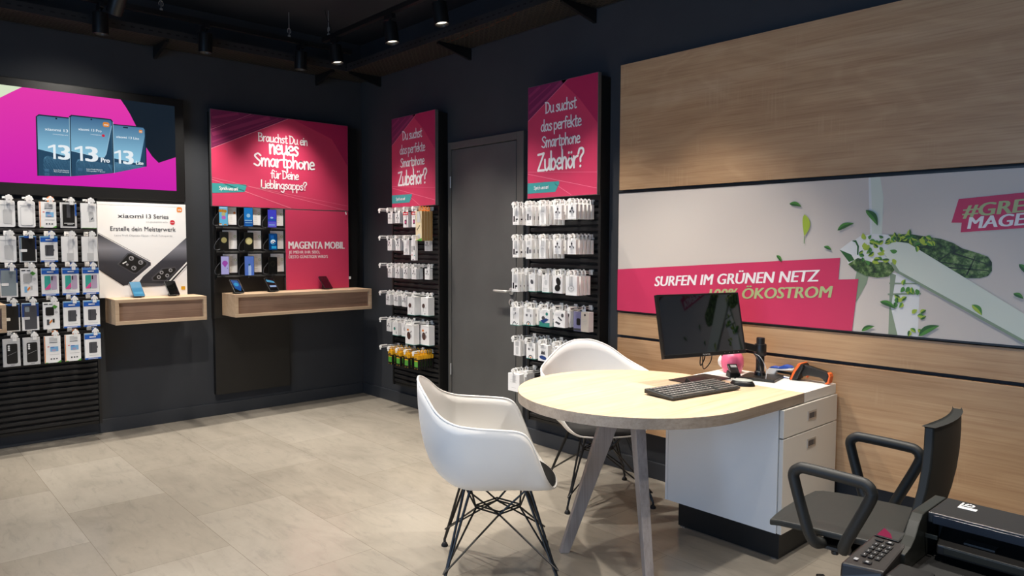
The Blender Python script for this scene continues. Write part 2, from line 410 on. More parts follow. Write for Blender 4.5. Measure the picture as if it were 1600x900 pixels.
# door
d = struct(thing('door_1', 'grey door with a steel lever handle between the two accessory racks', 'door', (0, -1.36, 0), RIGHT))
q = MB(); q.box(0, .035, -.03, 0, 0, 2.2); q.box(.80, .87, -.03, 0, 0, 2.2); q.box(.035, .80, -.03, 0, 2.145, 2.2); q.box(.795, .80, -.012, 0, 0, 2.145)
q.build('door_frame', 'doorframe', d, bevel=.003)
q = MB(); q.box(.037, .786, -.022, 0, .006, 2.14); q.build('door_leaf', 'door', d, bevel=.002)
q = MB(); q.box(.786, .7955, -.004, 0, .006, 2.14); q.build('door_gap', 'seam', d)
for z in (1.89, .41):
    q = MB(); q.lathe([(.006, -.045), (.006, .045)], (.036, -.033, z), 'z', 10); q.build('hinge', 'steel', d, smooth=True)
q = MB(); q.lathe([(.026, 0), (.026, -.008), (.02, -.011)], (.745, -.022, 1.066), 'y', 24)
q.tube([(.745, -.03, 1.066), (.745, -.065, 1.066), (.738, -.075, 1.066), (.72, -.077, 1.066), (.61, -.077, 1.066)], .0095, 12)
q.build('door_handle', 'steel', d, smooth=True)
q = MB(); q.lathe([(.026, 0), (.026, -.008), (.02, -.011)], (.745, -.022, .985), 'y', 24); h = q.build('key_plate', 'steel', d, smooth=True)
q = MB(); q.box(.741, .749, -.034, -.0332, .972, .998); q.build('keyhole', 'seam', h)

# oak wall panels and the long banner on the right wall
PY = -3.09; PL = 3.6
for nm, z0, z1, lab in (('wood_wall_panel', 1.737, 2.492, 'large oak panel on the wall above the long banner'), ('wood_wall_panel', .848, .985, 'narrow oak panel strip directly under the long banner'), ('wood_wall_panel', .27, .83, 'lower oak panel on the wall behind the desk')):
    t = thing(nm, lab, 'wall panel', (0, PY, z0), RIGHT)
    q = MB(); q.box(0, PL, -.03, 0, 0, z1 - z0); q.build('board', wood('oak_wall_panel_%d' % int(z0 * 100), 'x', '#cfad87', '#c09a72', '#a27d5a', off=z0 * 7), t, bevel=.0015)
def wallthing(name, label, cat, wall, u0, z0, group=None):
    """wall 'b': u is world x on the back wall; wall 'r': u is minus world y on the right wall. Meshes are then written in (u, depth, z)"""
    loc, rz = ((u0, 0, z0), 0.0) if wall == 'b' else ((0, -u0, z0), RIGHT)
    t = thing(name, label, cat, loc, rz, group)
    t['_u'] = u0; t['_z'] = z0
    return t
def nm(t):
    q = MB(); q.T = Matrix.Translation((-t['_u'], 0, -t['_z'])); return q
def untmp():
    for o in bpy.data.objects:
        for k in ('_u', '_z'):
            if k in o: del o[k]

# ---- printed leaves and the banner
def leafmat():
    m = P('print_foliage', '#3d5a2a', .5); n, l, b = nodes(m)
    v = coords(m, (1, 1, 1))
    vo = n.new('ShaderNodeTexVoronoi'); vo.inputs['Scale'].default_value = 62; l.new(v, vo.inputs['Vector'])
    nz = noise(m, v, 34, 5, .65)
    c = mix(m, .62, ramp(m, vo.outputs['Distance'], [(.0, '#7c9a48'), (.35, '#4e6f30'), (.62, '#24381c')]), ramp(m, nz, [(.38, '#12200f'), (.5, '#4a6a30'), (.64, '#a8bf7c')]))
    l.new(c, b.inputs['Base Color'])
    return m
M['foliage'] = leafmat()
M.update(ban=P('banner_warm_grey', '#d3c9bf', .5), banpink=P('banner_pink', '#cf345f', .5), bangreen=P('banner_lettering_green', '#b3bf86', .5), blade=P('print_pale_green', '#d8decf', .5), bladeS=P('print_pale_green_dark', '#8b9b80', .5),
         white2=P('print_white', '#e3e3df', .5), leafA=P('print_leaf_green', '#4f8a37', .5), leafB=P('print_leaf_dark', '#2f5f29', .5), leafC=P('print_leaf_lime', '#a9bf3d', .5), twig=P('print_twig', '#24301c', .5))
def leaf(q, a, b_, w, y, m1, m2, n=9):
    a, b_ = Vector(a), Vector(b_); d = b_ - a; e = Vector((-d.y, d.x)).normalized()
    up, dn = [], []
    for i in range(n + 1):
        t = i / n; h = w * sin(pi * t ** .8) ** .9 if 0 < t < 1 else 0
        c = a + d * t + e * (.10 * d.length * sin(pi * t))
        up.append(c + e * h); dn.append(c - e * h)
    mid = [(p + r) / 2 for p, r in zip(up, dn)]
    q.flat([*up, *mid[::-1][1:-1]], y, m1); q.flat([*dn, *mid[::-1][1:-1]], y, m2)
t = wallthing('wall_banner', 'long wall banner of a leafy wind turbine with pink slogan', 'banner', 'r', 3.09, .998)
q = nm(t)
for z0, z1 in ((.990, .9985), (1.7165, 1.726)): q.box(3.088, 6.692, -.036, 0, z0, z1)
q.box(3.0865, 3.0905, -.036, 0, .99, 1.726); q.box(6.69, 6.694, -.036, 0, .99, 1.726)
q.build('frame', 'blackm', t)
q = nm(t); Y = -.0346; LY = .0005; q.box(3.09, 6.69, -.034, 0, .998, 1.717, 11)
BM = ['banpink', 'bangreen', 'ink', 'blade', 'bladeS', 'white2', 'foliage', 'leafA', 'leafB', 'leafC', 'twig', 'ban']
q.flat([(4.566, 1.7165), (4.617, 1.7165), (4.635, 1.62), (4.633, 1.45), (4.582, 1.45), (4.572, 1.6)], Y, 3)
q.flat([(4.566, 1.7165), (4.576, 1.7165), (4.584, 1.6), (4.590, 1.45), (4.582, 1.45), (4.572, 1.6)], Y - LY, 5)
q.flat([(4.675, 1.28), (4.80, 1.27), (4.799, .9985), (4.676, .9985)], Y, 5)                      # tower
q.flat([(4.675, 1.28), (4.70, 1.27), (4.683, 1.12), (4.715, .9985), (4.676, .9985)], Y - LY, 4)
q.flat([(4.668, 1.185), (4.806, 1.195), (4.806, 1.188), (4.668, 1.177)], Y - 2 * LY, 4)
q.flat([(4.672, 1.235), (4.79, 1.238), (4.79, 1.232), (4.672, 1.228)], Y - 2 * LY, 4)
q.flat([(4.530, 1.30), (4.588, 1.29), (4.572, 1.225), (4.540, 1.16), (4.515, 1.115), (4.512, 1.20)], Y - LY, 4)
q.flat([(4.60, 1.40), (4.66, 1.452), (4.75, 1.455), (4.825, 1.442), (4.88, 1.432), (4.926, 1.414), (4.96, 1.392), (5.022, 1.371), (5.055, 1.358), (5.07, 1.335), (5.071, 1.30), (5.058, 1.278), (5.03, 1.268), (4.985, 1.266), (4.85, 1.30), (4.70, 1.285)], Y - 2 * LY, 6)
for a, b_ in (((4.79, 1.345), (5.0, 1.315)), ((4.86, 1.33), (4.93, 1.385)), ((4.93, 1.37), (5.06, 1.325)), ((4.98, 1.28), (5.01, 1.36)), ((4.75, 1.39), (4.86, 1.40)), ((4.9, 1.31), (5.06, 1.30))):
    a, b_ = Vector(a), Vector(b_); e = Vector((-(b_ - a).y, (b_ - a).x)).normalized() * .0035
    q.flat([a - e, b_ - e * .4, b_ + e * .4, a + e], Y - 3 * LY, 10)
hub = [(4.486, 1.315), (4.475, 1.35), (4.49, 1.41), (4.535, 1.445), (4.60, 1.458), (4.66, 1.452), (4.70, 1.42), (4.70, 1.30), (4.668, 1.262), (4.62, 1.255), (4.57, 1.262), (4.52, 1.285)]
q.flat(hub, Y - 3 * LY, 5)
q.flat([(4.486, 1.315), (4.52, 1.285), (4.57, 1.262), (4.62, 1.255), (4.668, 1.262), (4.70, 1.30), (4.66, 1.33), (4.60, 1.325), (4.53, 1.345)], Y - 4 * LY, 6)
q.flat([(4.444, 1.383), (4.49, 1.325), (4.515, 1.335), (4.52, 1.40), (4.505, 1.43)], Y - 4.5 * LY, 5)
q.flat([(4.444, 1.383), (4.49, 1.325), (4.515, 1.335), (4.50, 1.36)], Y - 5 * LY, 8)
q.flat([(4.50, 1.425), (4.52, 1.428), (4.534, 1.40), (4.532, 1.36), (4.526, 1.36), (4.526, 1.398), (4.516, 1.418)], Y - 5 * LY, 8)
R0 = random.Random(3)
for i in range(64):                                                                               # leaf sprays over the hub and neck
    u = R0.uniform(4.55, 4.84); c = 1.40 - (u - 4.6) * .02
    z = R0.uniform(c - .07, c + .045) if u < 4.72 else R0.uniform(1.40, 1.45)
    a = R0.uniform(0, 6.28); k = R0.uniform(.022, .034)
    leaf(q, (u, z), (u + k * cos(a), z + k * sin(a)), k * .3, Y - 5 * LY - i * .00004, R0.choice([7, 9, 9]), R0.choice([7, 9, 8]))
for i in range(22):
    u, z = R0.choice([(4.74, 1.215), (4.77, 1.205), (4.72, 1.155), (4.79, 1.09), (4.78, 1.03)])
    u += R0.uniform(-.02, .022); z += R0.uniform(-.018, .018); a = R0.uniform(0, 6.28)
    leaf(q, (u, z), (u + .028 * cos(a), z + .028 * sin(a)),   .009, Y - 5 * LY - i * .00005, R0.choice([7, 9]), R0.choice([7, 9, 8]))
q.flat([(4.66, 1.395), (4.675, 1.415), (4.70, 1.42), (4.72, 1.418), (4.748, 1.414), (5.188, 1.131), (5.41, .9985), (5.215, .9985), (4.699, 1.284), (4.675, 1.325), (4.645, 1.372)], Y - 8 * LY, 3)
q.flat([(4.699, 1.284), (4.715, 1.288), (5.24, .9985), (5.215, .9985)], Y - 9 * LY, 4)
q.flat([(4.675, 1.325), (4.699, 1.284), (4.715, 1.288), (4.688, 1.33)], Y - 9 * LY, 4)
for a, b_, w, m1, m2 in (((4.189, 1.611), (4.252, 1.594), .011, 7, 8), ((4.268, 1.556), (4.270, 1.448), .019, 9, 9), ((4.432, 1.475), (4.509, 1.507), .012, 7, 8), ((4.370, 1.397), (4.407, 1.380), .008, 7, 8), ((4.128, 1.352), (4.155, 1.318), .009, 7, 8),
                         ((4.560, 1.567), (4.615, 1.494), .015, 8, 7), ((4.636, 1.146), (4.705, 1.117), .012, 7, 8), ((4.559, 1.003), (4.617, 1.030), .010, 8, 7), ((4.804, 1.003), (4.886, 1.056), .015, 8, 7), ((5.005, 1.155), (5.043, 1.113), .013, 7, 9), ((5.165, 1.33), (5.19, 1.29), .01, 7, 8),
                         ((5.15, 1.21), (5.185, 1.19), .009, 7, 8), ((5.45, 1.30), (5.50, 1.34), .012, 7, 8), ((5.6, 1.18), (5.66, 1.15), .012, 7, 8), ((5.95, 1.45), (6.0, 1.40), .013, 7, 8)):
    leaf(q, a, b_, w, Y - 10 * LY, m1, m2)
q.flat([(4.269, 1.45), (4.272, 1.45), (4.272, 1.412), (4.269, 1.412)], Y - 10 * LY, 7)
q.flat([(3.0905, .9985), (3.0905, 1.252), (4.448, 1.344), (4.443, 1.240), (4.536, 1.246), (4.514, .9985)], Y - 4 * LY, 0)
q.text('SURFEN IM GRÜNEN NETZ', 3.368, 4.345, 1.160, .057, Y - 5 * LY, 2, .036, .16, .069)
q.text('100% ÖKOSTROM', 3.735, 4.410, 1.104, .056, Y - 6 * LY, 1, .036, .16, .071)
q.flat([(4.939, 1.601), (5.335, 1.629), (5.328, 1.575), (5.376, 1.578), (5.358, 1.488), (4.951, 1.460), (4.954, 1.501), (4.915, 1.502)], Y - 4 * LY, 0)
q.text('#GREEN', 4.953, 5.285, 1.523, .053, Y - 5 * LY, 1, .036, .14, .075)
q.text('MAGENTA', 4.975, 5.335, 1.474, .049, Y - 6 * LY, 2, .036, .14, .065)
q.build('printed_board', BM, t)

# ---- pink hand-lettered signs
SM = ['pink', 'plum', 'plum2', 'pinkline', 'pinkdk', 'teal', 'ink']
def stripe(q, a, b_, w, y, m):
    a, b_ = Vector(a), Vector(b_); e = Vector((-(b_ - a).y, (b_ - a).x)).normalized() * w / 2
    q.flat([a - e, b_ - e, b_ + e, a + e], y, m)
def clip_line(a, b_, x0, x1, z0, z1):
    """clip segment to the sign"""
    a, b_ = Vector(a), Vector(b_); d = b_ - a; t0, t1 = 0, 1
    for p, v in ((-d.x, a.x - x0), (d.x, x1 - a.x), (-d.y, a.y - z0), (d.y, z1 - a.y)):
        if abs(p) < 1e-9: continue
        r = v / p
        if p < 0: t0 = max(t0, r)
        else: t1 = min(t1, r)
    return (a + d * t0, a + d * t1) if t0 < t1 else None
t = wallthing('advertising_sign', 'wide pink sign with white handwriting above the display phones', 'sign', 'b', -1.412, 1.70, 'pink handwritten signs')
q = nm(t); q.box(-1.412, -.20, -.10, -.0705, 1.699, 2.463); q.build('board', 'alu', t, bevel=.001)
q = nm(t); x0, x1, z0, z1 = -1.409, -.203, 1.703, 2.460; y = -.1006
q.rect(x0, x1, z0, z1, y, 0)
q.flat([(x0, 2.152), (-.766, z1), (x0, z1)], y - LY, 1)
for a, b_, w in (((x0, 2.20), (-.83, z1), .012), ((x0, 2.26), (-.9, z1), .03), ((x0, 2.32), (-1.03, z1), .008), ((x0, 2.39), (-1.15, z1), .02), ((x0, 2.17), (-.80, z1), .005)):
    c = clip_line(a, b_, x0 + .01, x1, z0, z1 - .01)
    if c: stripe(q, c[0], c[1], w, y - 2 * LY, 2)
for a, b_, w in (((x0, 2.152), (-.766, 2.457), .004), ((x0, 1.926), (-.23, 1.706), .003), ((x0, 1.911), (-.75, 1.706), .004), ((-1.2, 1.885), (x1, 1.745), .002), ((x0, 2.30), (-1.08, z1), .002)):
    stripe(q, a, b_, w, y - 2 * LY, 3)
q.flat([(-.72, z1), (x1, z1), (x1, 2.10), (-.36, 2.33)], y - LY, 4)
q.hand('Brauchst Du ein', -1.024, -.590, 2.250, .066, y - 3 * LY, 6, 0.052)
q.hand('neues', -.930, -.672, 2.155, .118, y - 3 * LY, 6, 0.058)
q.hand('Smartphone', -1.066, -.526, 2.047, .100, y - 3 * LY, 6, 0.058)
q.hand('für Deine', -.924, -.676, 1.952, .066, y - 3 * LY, 6, 0.055)
q.hand('Lieblingsapps?', -1.008, -.602, 1.865, .066, y - 3 * LY, 6, 0.055)
q.flat([(x0, 1.803), (-1.150, 1.824), (-1.132, 1.868), (-1.136, 1.884), (x0, 1.882)], y - 2 * LY, 5)
q.hand('Sprich uns an!', -1.355, -1.205, 1.832, .026, y - 3 * LY, 6, 0.062)
q.build('printed_face', SM, t)

t = wallthing('advertising_sign', 'narrow pink handwritten sign above the rack between door and room corner', 'sign', 'r', .692, 1.712, 'pink handwritten signs')
q = nm(t); q.box(.692, 1.316, -.12, -.0905, 1.712, 2.458); q.build('board', 'alu', t, bevel=.001)
q = nm(t); x0, x1, z0, z1 = .695, 1.313, 1.715, 2.455; y = -.1206; D = 1.675
q.rect(x0, x1, z0, z1, y, 0)
q.flat([(x0, 2.232), (2.737 - D, z1), (x0, z1)], y - LY, 1)
for a, b_, w in (((x0, 2.28), (1.02, z1), .02), ((x0, 2.34), (.93, z1), .01), ((x0, 2.39), (.83, z1), .02)):
    c = clip_line(a, b_, x0 + .01, x1, z0, z1 - .01)
    if c: stripe(q, c[0], c[1], w, y - 2 * LY, 2)
for a, b_, w in (((x0, 2.232), (2.733 - D, 2.452), .003), ((x0, 1.893), (x1, 1.850), .002), ((x0, 1.88), (x1, 1.752), .003), ((.95, 1.80), (1.1, 1.72), .003)):
    stripe(q, a, b_, w, y - 2 * LY, 3)
q.flat([(1.0, z1), (x1, z1), (x1, 2.15), (1.16, 2.32)], y - LY, 4)
q.hand('Du suchst', 2.540 - D, 2.818 - D, 2.265, .070, y - 3 * LY, 6, 0.052)
q.hand('das perfekte', 2.498 - D, 2.860 - D, 2.150, .070, y - 3 * LY, 6, 0.052)
q.hand('Smartphone', 2.505 - D, 2.850 - D, 2.044, .070, y - 3 * LY, 6, 0.055)
q.hand('Zubehör?', 2.470 - D, 2.884 - D, 1.893, .112, y - 3 * LY, 6, 0.055)
q.flat([(x0, 1.747), (2.632 - D, 1.747), (2.668 - D, 1.80), (2.664 - D, 1.815), (x0, 1.817)], y - 2 * LY, 5)
q.hand('Sprich uns an!', 2.432 - D, 2.572 - D, 1.772, .022, y - 3 * LY, 6, 0.062)
q.build('printed_face', SM, t)
dup(t, loc=(0, -2.367, 1.712), label='narrow pink handwritten sign above the rack between door and oak panels')

t = wallthing('advertising_sign', 'plain pink tariff sign with white capitals beside the display phones', 'sign', 'b', -.806, .99)
q = nm(t); q.box(-.806, -.203, -.10, -.0705, 1.0075, 1.696); q.build('board', 'alu', t, bevel=.001)
q = nm(t); q.rect(-.804, -.205, 1.009, 1.694, -.1006, 0)
q.text('MAGENTA MOBIL', -.780, -.243, 1.362, .061, -.1012, 1, .045)
q.text('JE MEHR IHR SEID,', -.777, -.487, 1.320, .024, -.1012, 1, .012); q.text("DESTO GÜNSTIGER WIRD'S", -.777, -.412, 1.280, .024, -.1012, 1, .012)
q.build('printed_face', ['pink', 'ink'], t)
q = nm(t); q.box(-.2025, -.182, -.104, -.085, 1.085, 1.108); q.build('clip', 'white', t, bevel=.003)
q = nm(t); q.tube([(-.235, -.107, 1.693), (-.228, -.109, 1.668)], .006, 8); q.build('clip', 'white', t)

# ---- black carrier panels
def panel(label, boxes, u0, z0, wall='b', mat='black', name='display_backing_board'):
    t = wallthing(name, label, 'display panel', wall, u0, z0)
    q = nm(t)
    for b_ in boxes: q.box(*b_)
    q.build('panel', mat, t, bevel=.002)
    return t
panel('black panel carrying the phone board, pink signs and longer oak shelf', [(-1.40, -.095, -.07, -.001, .80, 2.45), (-1.392, -.757, -.05, -.001, .175, .80)], -1.40, .175)
panel('black panel behind the phone poster and big screen', [(-2.215, -1.612, -.07, -.001, .84, 2.49)], -2.215, .84)

# ---- the big screen
def emis(n, c, e):
    if n in _mats: return _mats[n]
    m = P(n, '#050505', .08, spec=.15); b = m.node_tree.nodes['Principled BSDF']
    b.inputs['Emission Color'].default_value = C(c); b.inputs['Emission Strength'].default_value = e
    return m
SC = .92
for k, c in dict(s_mag='#dd2bb9', s_mag2='#c41f9f', s_navy='#18222d', s_mint='#dfeccd', s_p1='#7fb6d6', s_p2='#3f6484', s_p3='#284964', s_edge='#a9d3ea', s_bez='#1d3040', s_w='#eef6fb', s_or='#e08a3a', s_red='#cf2f48').items(): M[k] = emis(k, c, SC)
def grad(n, c0, c1, z0, z1):
    m = emis(n, c0, SC); nn, l, b = nodes(m)
    t = nn.new('ShaderNodeTexCoord'); sp = nn.new('ShaderNodeSeparateXYZ'); mr = nn.new('ShaderNodeMapRange')
    l.new(t.outputs['Object'], sp.inputs[0]); l.new(sp.outputs['Z'], mr.inputs[0]); mr.inputs[1].default_value = z0; mr.inputs[2].default_value = z1
    l.new(ramp(m, mr.outputs[0], [(0, c0), (1, c1)]), b.inputs['Emission Color'])
    return m
M['s_up'] = grad('s_up', '#93cbe6', '#3f6890', .28, .57); M['s_lo'] = grad('s_lo', '#2f5674', '#5f91b0', .13, .28)
M['s_mg'] = grad('s_mg', '#d524b4', '#ea3bb0', .1, .7)
t = wallthing('display_screen', 'big wall screen showing three phones on magenta', 'screen', 'b', -3.35, 1.725)
q = nm(t); q.box(-3.35, -1.606, -.085, -.0708, 1.725, 2.505); q.build('bezel', 'blackm', t, bevel=.004)
q = nm(t); q.box(-3.2, -2.23, -.07, -.001, 1.9, 2.3); q.build('wall_mount', 'blackm', t)
q = nm(t); y = -.0856; l_ = .0006
SMs = ['s_mg', 's_navy', 's_mint', 's_up', 's_lo', 's_p3', 's_edge', 's_bez', 's_w', 's_or', 's_red', 's_p2', 's_mag2']
q.rect(-3.30, -1.672, 1.806, 2.448, y, 0)
q.flat([(-2.044, 2.448), (-2.012, 2.40), (-1.984, 2.351), (-1.944, 2.265), (-1.915, 2.19), (-1.883, 2.122), (-1.84, 2.055), (-1.796, 2.010), (-1.672, 2.062), (-1.672, 2.448)], y - l_, 1)
q.flat([(-3.30, 2.448), (-2.644, 2.448), (-2.70, 2.41), (-2.767, 2.362), (-2.9, 2.25), (-3.0, 2.12), (-3.30, 1.95)], y - l_, 2)
def screen_phone(pts, y, ups, sp, edge=True):
    q.flat(pts, y, 7)
    q.flat(ups, y - l_, 3)
    for p, m in sp: q.flat(p, y - 2 * l_, m)
screen_phone([(-2.575, 1.861), (-2.572, 2.262), (-2.555, 2.279), (-2.36, 2.279), (-2.36, 1.872)], y - l_, [(-2.566, 1.862), (-2.564, 2.262), (-2.551, 2.270), (-2.36, 2.270), (-2.36, 1.872)],
             [([(-2.566, 2.043), (-2.36, 2.001), (-2.36, 1.872), (-2.566, 1.862)], 5), ([(-2.540, 1.862), (-2.536, 1.97), (-2.528, 1.992), (-2.510, 2.001), (-2.36, 1.975), (-2.36, 1.872)], 4)])
screen_phone([(-2.105, 1.912), (-2.105, 2.266), (-1.893, 2.268), (-1.880, 2.250), (-1.880, 1.977)], y - l_, [(-2.105, 1.912), (-2.105, 2.258), (-1.897, 2.260), (-1.888, 2.246), (-1.888, 1.974)],
             [([(-1.888, 2.20), (-1.888, 1.974), (-2.105, 1.912), (-2.105, 2.02), (-1.955, 1.995), (-1.925, 2.01)], 5), ([(-2.105, 2.02), (-2.0, 2.0), (-2.105, 1.985)], 5), ([(-2.105, 1.912), (-2.105, 1.975), (-2.09, 1.993), (-1.888, 1.974)], 4)])
q.one(-2.101, -2.053, 1.984, .096, y - 4 * l_, 8); q.text('3', -2.040, -1.968, 1.984, .096, y - 4 * l_, 8, .045); q.text('Lite', -1.954, -1.902, 1.985, .027, y - 4 * l_, 8, .045)
q.text('xiaomi 13 Lite', -2.082, -1.928, 2.169, .016, y - 4 * l_, 8, .012); q.rrect(-1.928, -1.904, 2.219, 2.243, .008, y - 4 * l_, 9); q.text('mi', -1.924, -1.908, 2.225, .010, y - 5 * l_, 8, .012)
q.rrect(-2.035, -2.0, 2.244, 2.254, .005, y - 4 * l_, 7)
q.one(-2.512, -2.462, 1.984, .098, y - 4 * l_, 8); q.text('3', -2.449, -2.374, 1.984, .098, y - 4 * l_, 8, .045); q.text('xiaomi 13', -2.522, -2.384, 2.175, .018, y - 4 * l_, 8, .012)
q.text('CO-ENGINEERED WITH', -2.475, -2.385, 2.150, .006, y - 4 * l_, 8, 0.0); q.disc(-2.452, 2.262, .006, y - 4 * l_, 7)
q.text('Leica Profi-Objektiv', -2.478, -2.385, 1.905, .008, y - 4 * l_, 8, 0.0); q.text('75mm Profi-Teleobjektiv', -2.478, -2.385, 1.893, .008, y - 4 * l_, 8, 0.0)
for z in (1.893, 1.866): q.rrect(-2.532, -2.505, z, z + .019, .004, y - 4 * l_, 11); q.rrect(-2.529, -2.508, z + .003, z + .016, .003, y - 5 * l_, 4)
y2 = y - 6 * l_
screen_phone([(-2.378, 1.870), (-2.376, 2.285), (-2.362, 2.299), (-2.112, 2.299), (-2.099, 2.284), (-2.101, 1.914), (-2.236, 1.890)], y2, [(-2.369, 1.871), (-2.367, 2.281), (-2.357, 2.290), (-2.116, 2.290), (-2.108, 2.280), (-2.110, 1.911), (-2.236, 1.890)],
             [([(-2.369, 2.048), (-2.20, 2.018), (-2.165, 2.018), (-2.150, 2.045), (-2.110, 2.25), (-2.110, 1.911), (-2.236, 1.890), (-2.369, 1.871)], 5), ([(-2.348, 1.874), (-2.342, 1.965), (-2.332, 1.99), (-2.306, 1.999), (-2.110, 1.970), (-2.110, 1.911), (-2.236, 1.890)], 4)])
for a, b_ in (((-2.165, 2.018), (-2.150, 2.045)), ((-2.150, 2.045), (-2.110, 2.25)), ((-2.369, 2.048), (-2.20, 2.018))): stripe(q, a, b_, .003, y2 - 3 * l_, 6)
stripe(q, (-2.3765, 1.87), (-2.3745, 2.28), .003, y2 - 3 * l_, 6); stripe(q, (-2.1005, 1.912), (-2.1, 2.28), .003, y2 - 3 * l_, 6)
y2 -= 4 * l_
q.one(-2.353, -2.299, 1.984, .103, y2, 8); q.text('3', -2.284, -2.202, 1.984, .103, y2, 8, .045); q.text('Pro', -2.186, -2.128, 1.984, .032, y2, 8, .045); q.text('xiaomi 13 Pro', -2.322, -2.176, 2.197, .017, y2, 8, .012)
q.text('CO-ENGINEERED WITH', -2.245, -2.178, 2.172, .006, y2, 8, 0.0); q.disc(-2.165, 2.174, .010, y2, 10); q.rrect(-2.166, -2.124, 2.238, 2.272, .012, y2, 9); q.text('mi', -2.158, -2.132, 2.247, .014, y2 - l_, 8, .012)
q.disc(-2.238, 2.281, .006, y2, 7); q.text('Leica Profi-Objektiv', -2.278, -2.175, 1.925, .008, y2, 8, 0.0); q.text('Ultra-großer 1" Sensor', -2.278, -2.16, 1.912, .008, y2, 8, 0.0)
q.rrect(-2.332, -2.303, 1.912, 1.934, .004, y2, 11)
q.build('picture', SMs, t)

# ---- phone poster
t = wallthing('poster', 'white poster of two dark phones standing on the shorter oak shelf', 'poster', 'b', -2.22, 1.006)
q = nm(t); q.box(-2.222, -1.614, -.10, -.0705, 1.006, 1.702); q.build('board', 'card', t, bevel=.001)
def pgrad():
    m = P('print_phone_grey', '#3a3a40', .4); n, l, b = nodes(m)
    t = n.new('ShaderNodeTexCoord'); sp = n.new('ShaderNodeSeparateXYZ'); mr = n.new('ShaderNodeMapRange')
    l.new(t.outputs['Object'], sp.inputs[0]); l.new(sp.outputs['Z'], mr.inputs[0]); mr.inputs[1].default_value = .06; mr.inputs[2].default_value = .46
    l.new(ramp(m, mr.outputs[0], [(0, '#2c2c30'), (.5, '#3b3b42'), (.75, '#85858d'), (1, '#2f2f35')]), b.inputs['Base Color'])
    return m
M['pgrad'] = pgrad()
q = nm(t); y = -.1006; k = .0005
q.rect(-2.222, -1.614, 1.682, 1.702, y, 4)
q.flat([(-2.222, 1.472), (-2.0, 1.342), (-1.89, 1.272), (-1.873, 1.258), (-1.874, 1.230), (-1.95, 1.165), (-2.028, 1.098), (-2.062, 1.093), (-2.222, 1.217)], y - k, 0)
for a, b_, w, m in (((-2.222, 1.475), (-1.88, 1.266), .006, 4), ((-2.028, 1.096), (-1.873, 1.232), .012, 4), ((-2.222, 1.478), (-1.878, 1.270), .003, 1), ((-2.222, 1.215), (-2.06, 1.091), .006, 1)): stripe(q, a, b_, w, y - 2 * k, m)
q.flat([(-2.104, 1.249), (-2.032, 1.331), (-2.006, 1.331), (-1.895, 1.264), (-1.896, 1.237), (-1.975, 1.174), (-1.999, 1.178)], y - 3 * k, 2)
q.flat([(-2.09, 1.250), (-2.026, 1.322), (-2.008, 1.322), (-1.905, 1.26), (-1.906, 1.243), (-1.978, 1.184), (-1.996, 1.187)], y - 4 * k, 1)
for x, z in ((-2.007, 1.292), (-1.944, 1.261), (-1.992, 1.220)): q.disc(x, z, .017, y - 5 * k, 3); q.disc(x, z, .010, y - 6 * k, 1); q.disc(x + .004, z + .003, .003, y - 7 * k, 4)
stripe(q, (-2.066, 1.254), (-2.04, 1.268), .008, y - 5 * k, 4); q.disc(-2.035, 1.246, .008, y - 5 * k, 3)
q.flat([(-1.614, 1.447), (-1.614, 1.235), (-1.746, 1.088), (-1.80, 1.084), (-1.948, 1.082), (-1.962, 1.109), (-1.93, 1.155)], y - k, 0)
q.flat([(-1.614, 1.262), (-1.614, 1.222), (-1.747, 1.078), (-1.775, 1.088)], y - 2 * k, 4)
q.flat([(-1.614, 1.246), (-1.614, 1.234), (-1.750, 1.083), (-1.762, 1.088)], y - 3 * k, 1)
q.flat([(-1.962, 1.109), (-1.80, 1.098), (-1.76, 1.11), (-1.746, 1.086), (-1.80, 1.080), (-1.948, 1.078)], y - 2 * k, 2)
q.flat([(-1.874, 1.144), (-1.797, 1.215), (-1.701, 1.225), (-1.688, 1.207), (-1.690, 1.191), (-1.768, 1.117), (-1.866, 1.120)], y - 3 * k, 2)
q.flat([(-1.862, 1.143), (-1.792, 1.207), (-1.704, 1.216), (-1.697, 1.204), (-1.698, 1.195), (-1.772, 1.125), (-1.857, 1.128)], y - 4 * k, 1)
for x, z in ((-1.80, 1.182), (-1.735, 1.198), (-1.82, 1.148), (-1.76, 1.158)): q.disc(x, z, .014, y - 5 * k, 3); q.disc(x, z, .007, y - 6 * k, 1)
q.text('xiaomi', -2.090, -1.916, 1.590, .030, y - k, 2, .012); q.text('13 Series', -1.897, -1.740, 1.590, .030, y - k, 2, .012)
q.text('CO-ENGINEERED WITH', -1.899, -1.745, 1.558, .009, y - k, 3, 0.0); q.disc(-1.713, 1.563, .018, y - k, 6); q.text('Leica', -1.727, -1.699, 1.559, .009, y - 2 * k, 4, .012)
q.text('Erstelle dein Meisterwerk', -2.141, -1.690, 1.494, .032, y - k, 2, .012); q.text('Leica Profi-Objektiv 75mm • Profi-Telexpertin', -2.114, -1.716, 1.454, .013, y - k, 3, 0.0)
q.rrect(-1.679, -1.640, 1.642, 1.681, .012, y - k, 5); q.text('mi', -1.671, -1.648, 1.653, .016, y - 2 * k, 4, .012); q.rrect(-1.66, -1.63, 1.045, 1.072, .004, y - k, 7)
q.build('printed_face', ['pgrad', 'black', 'print_dgrey', 'print_grey', 'card', 'orange', 'red', 'yellow'], t)

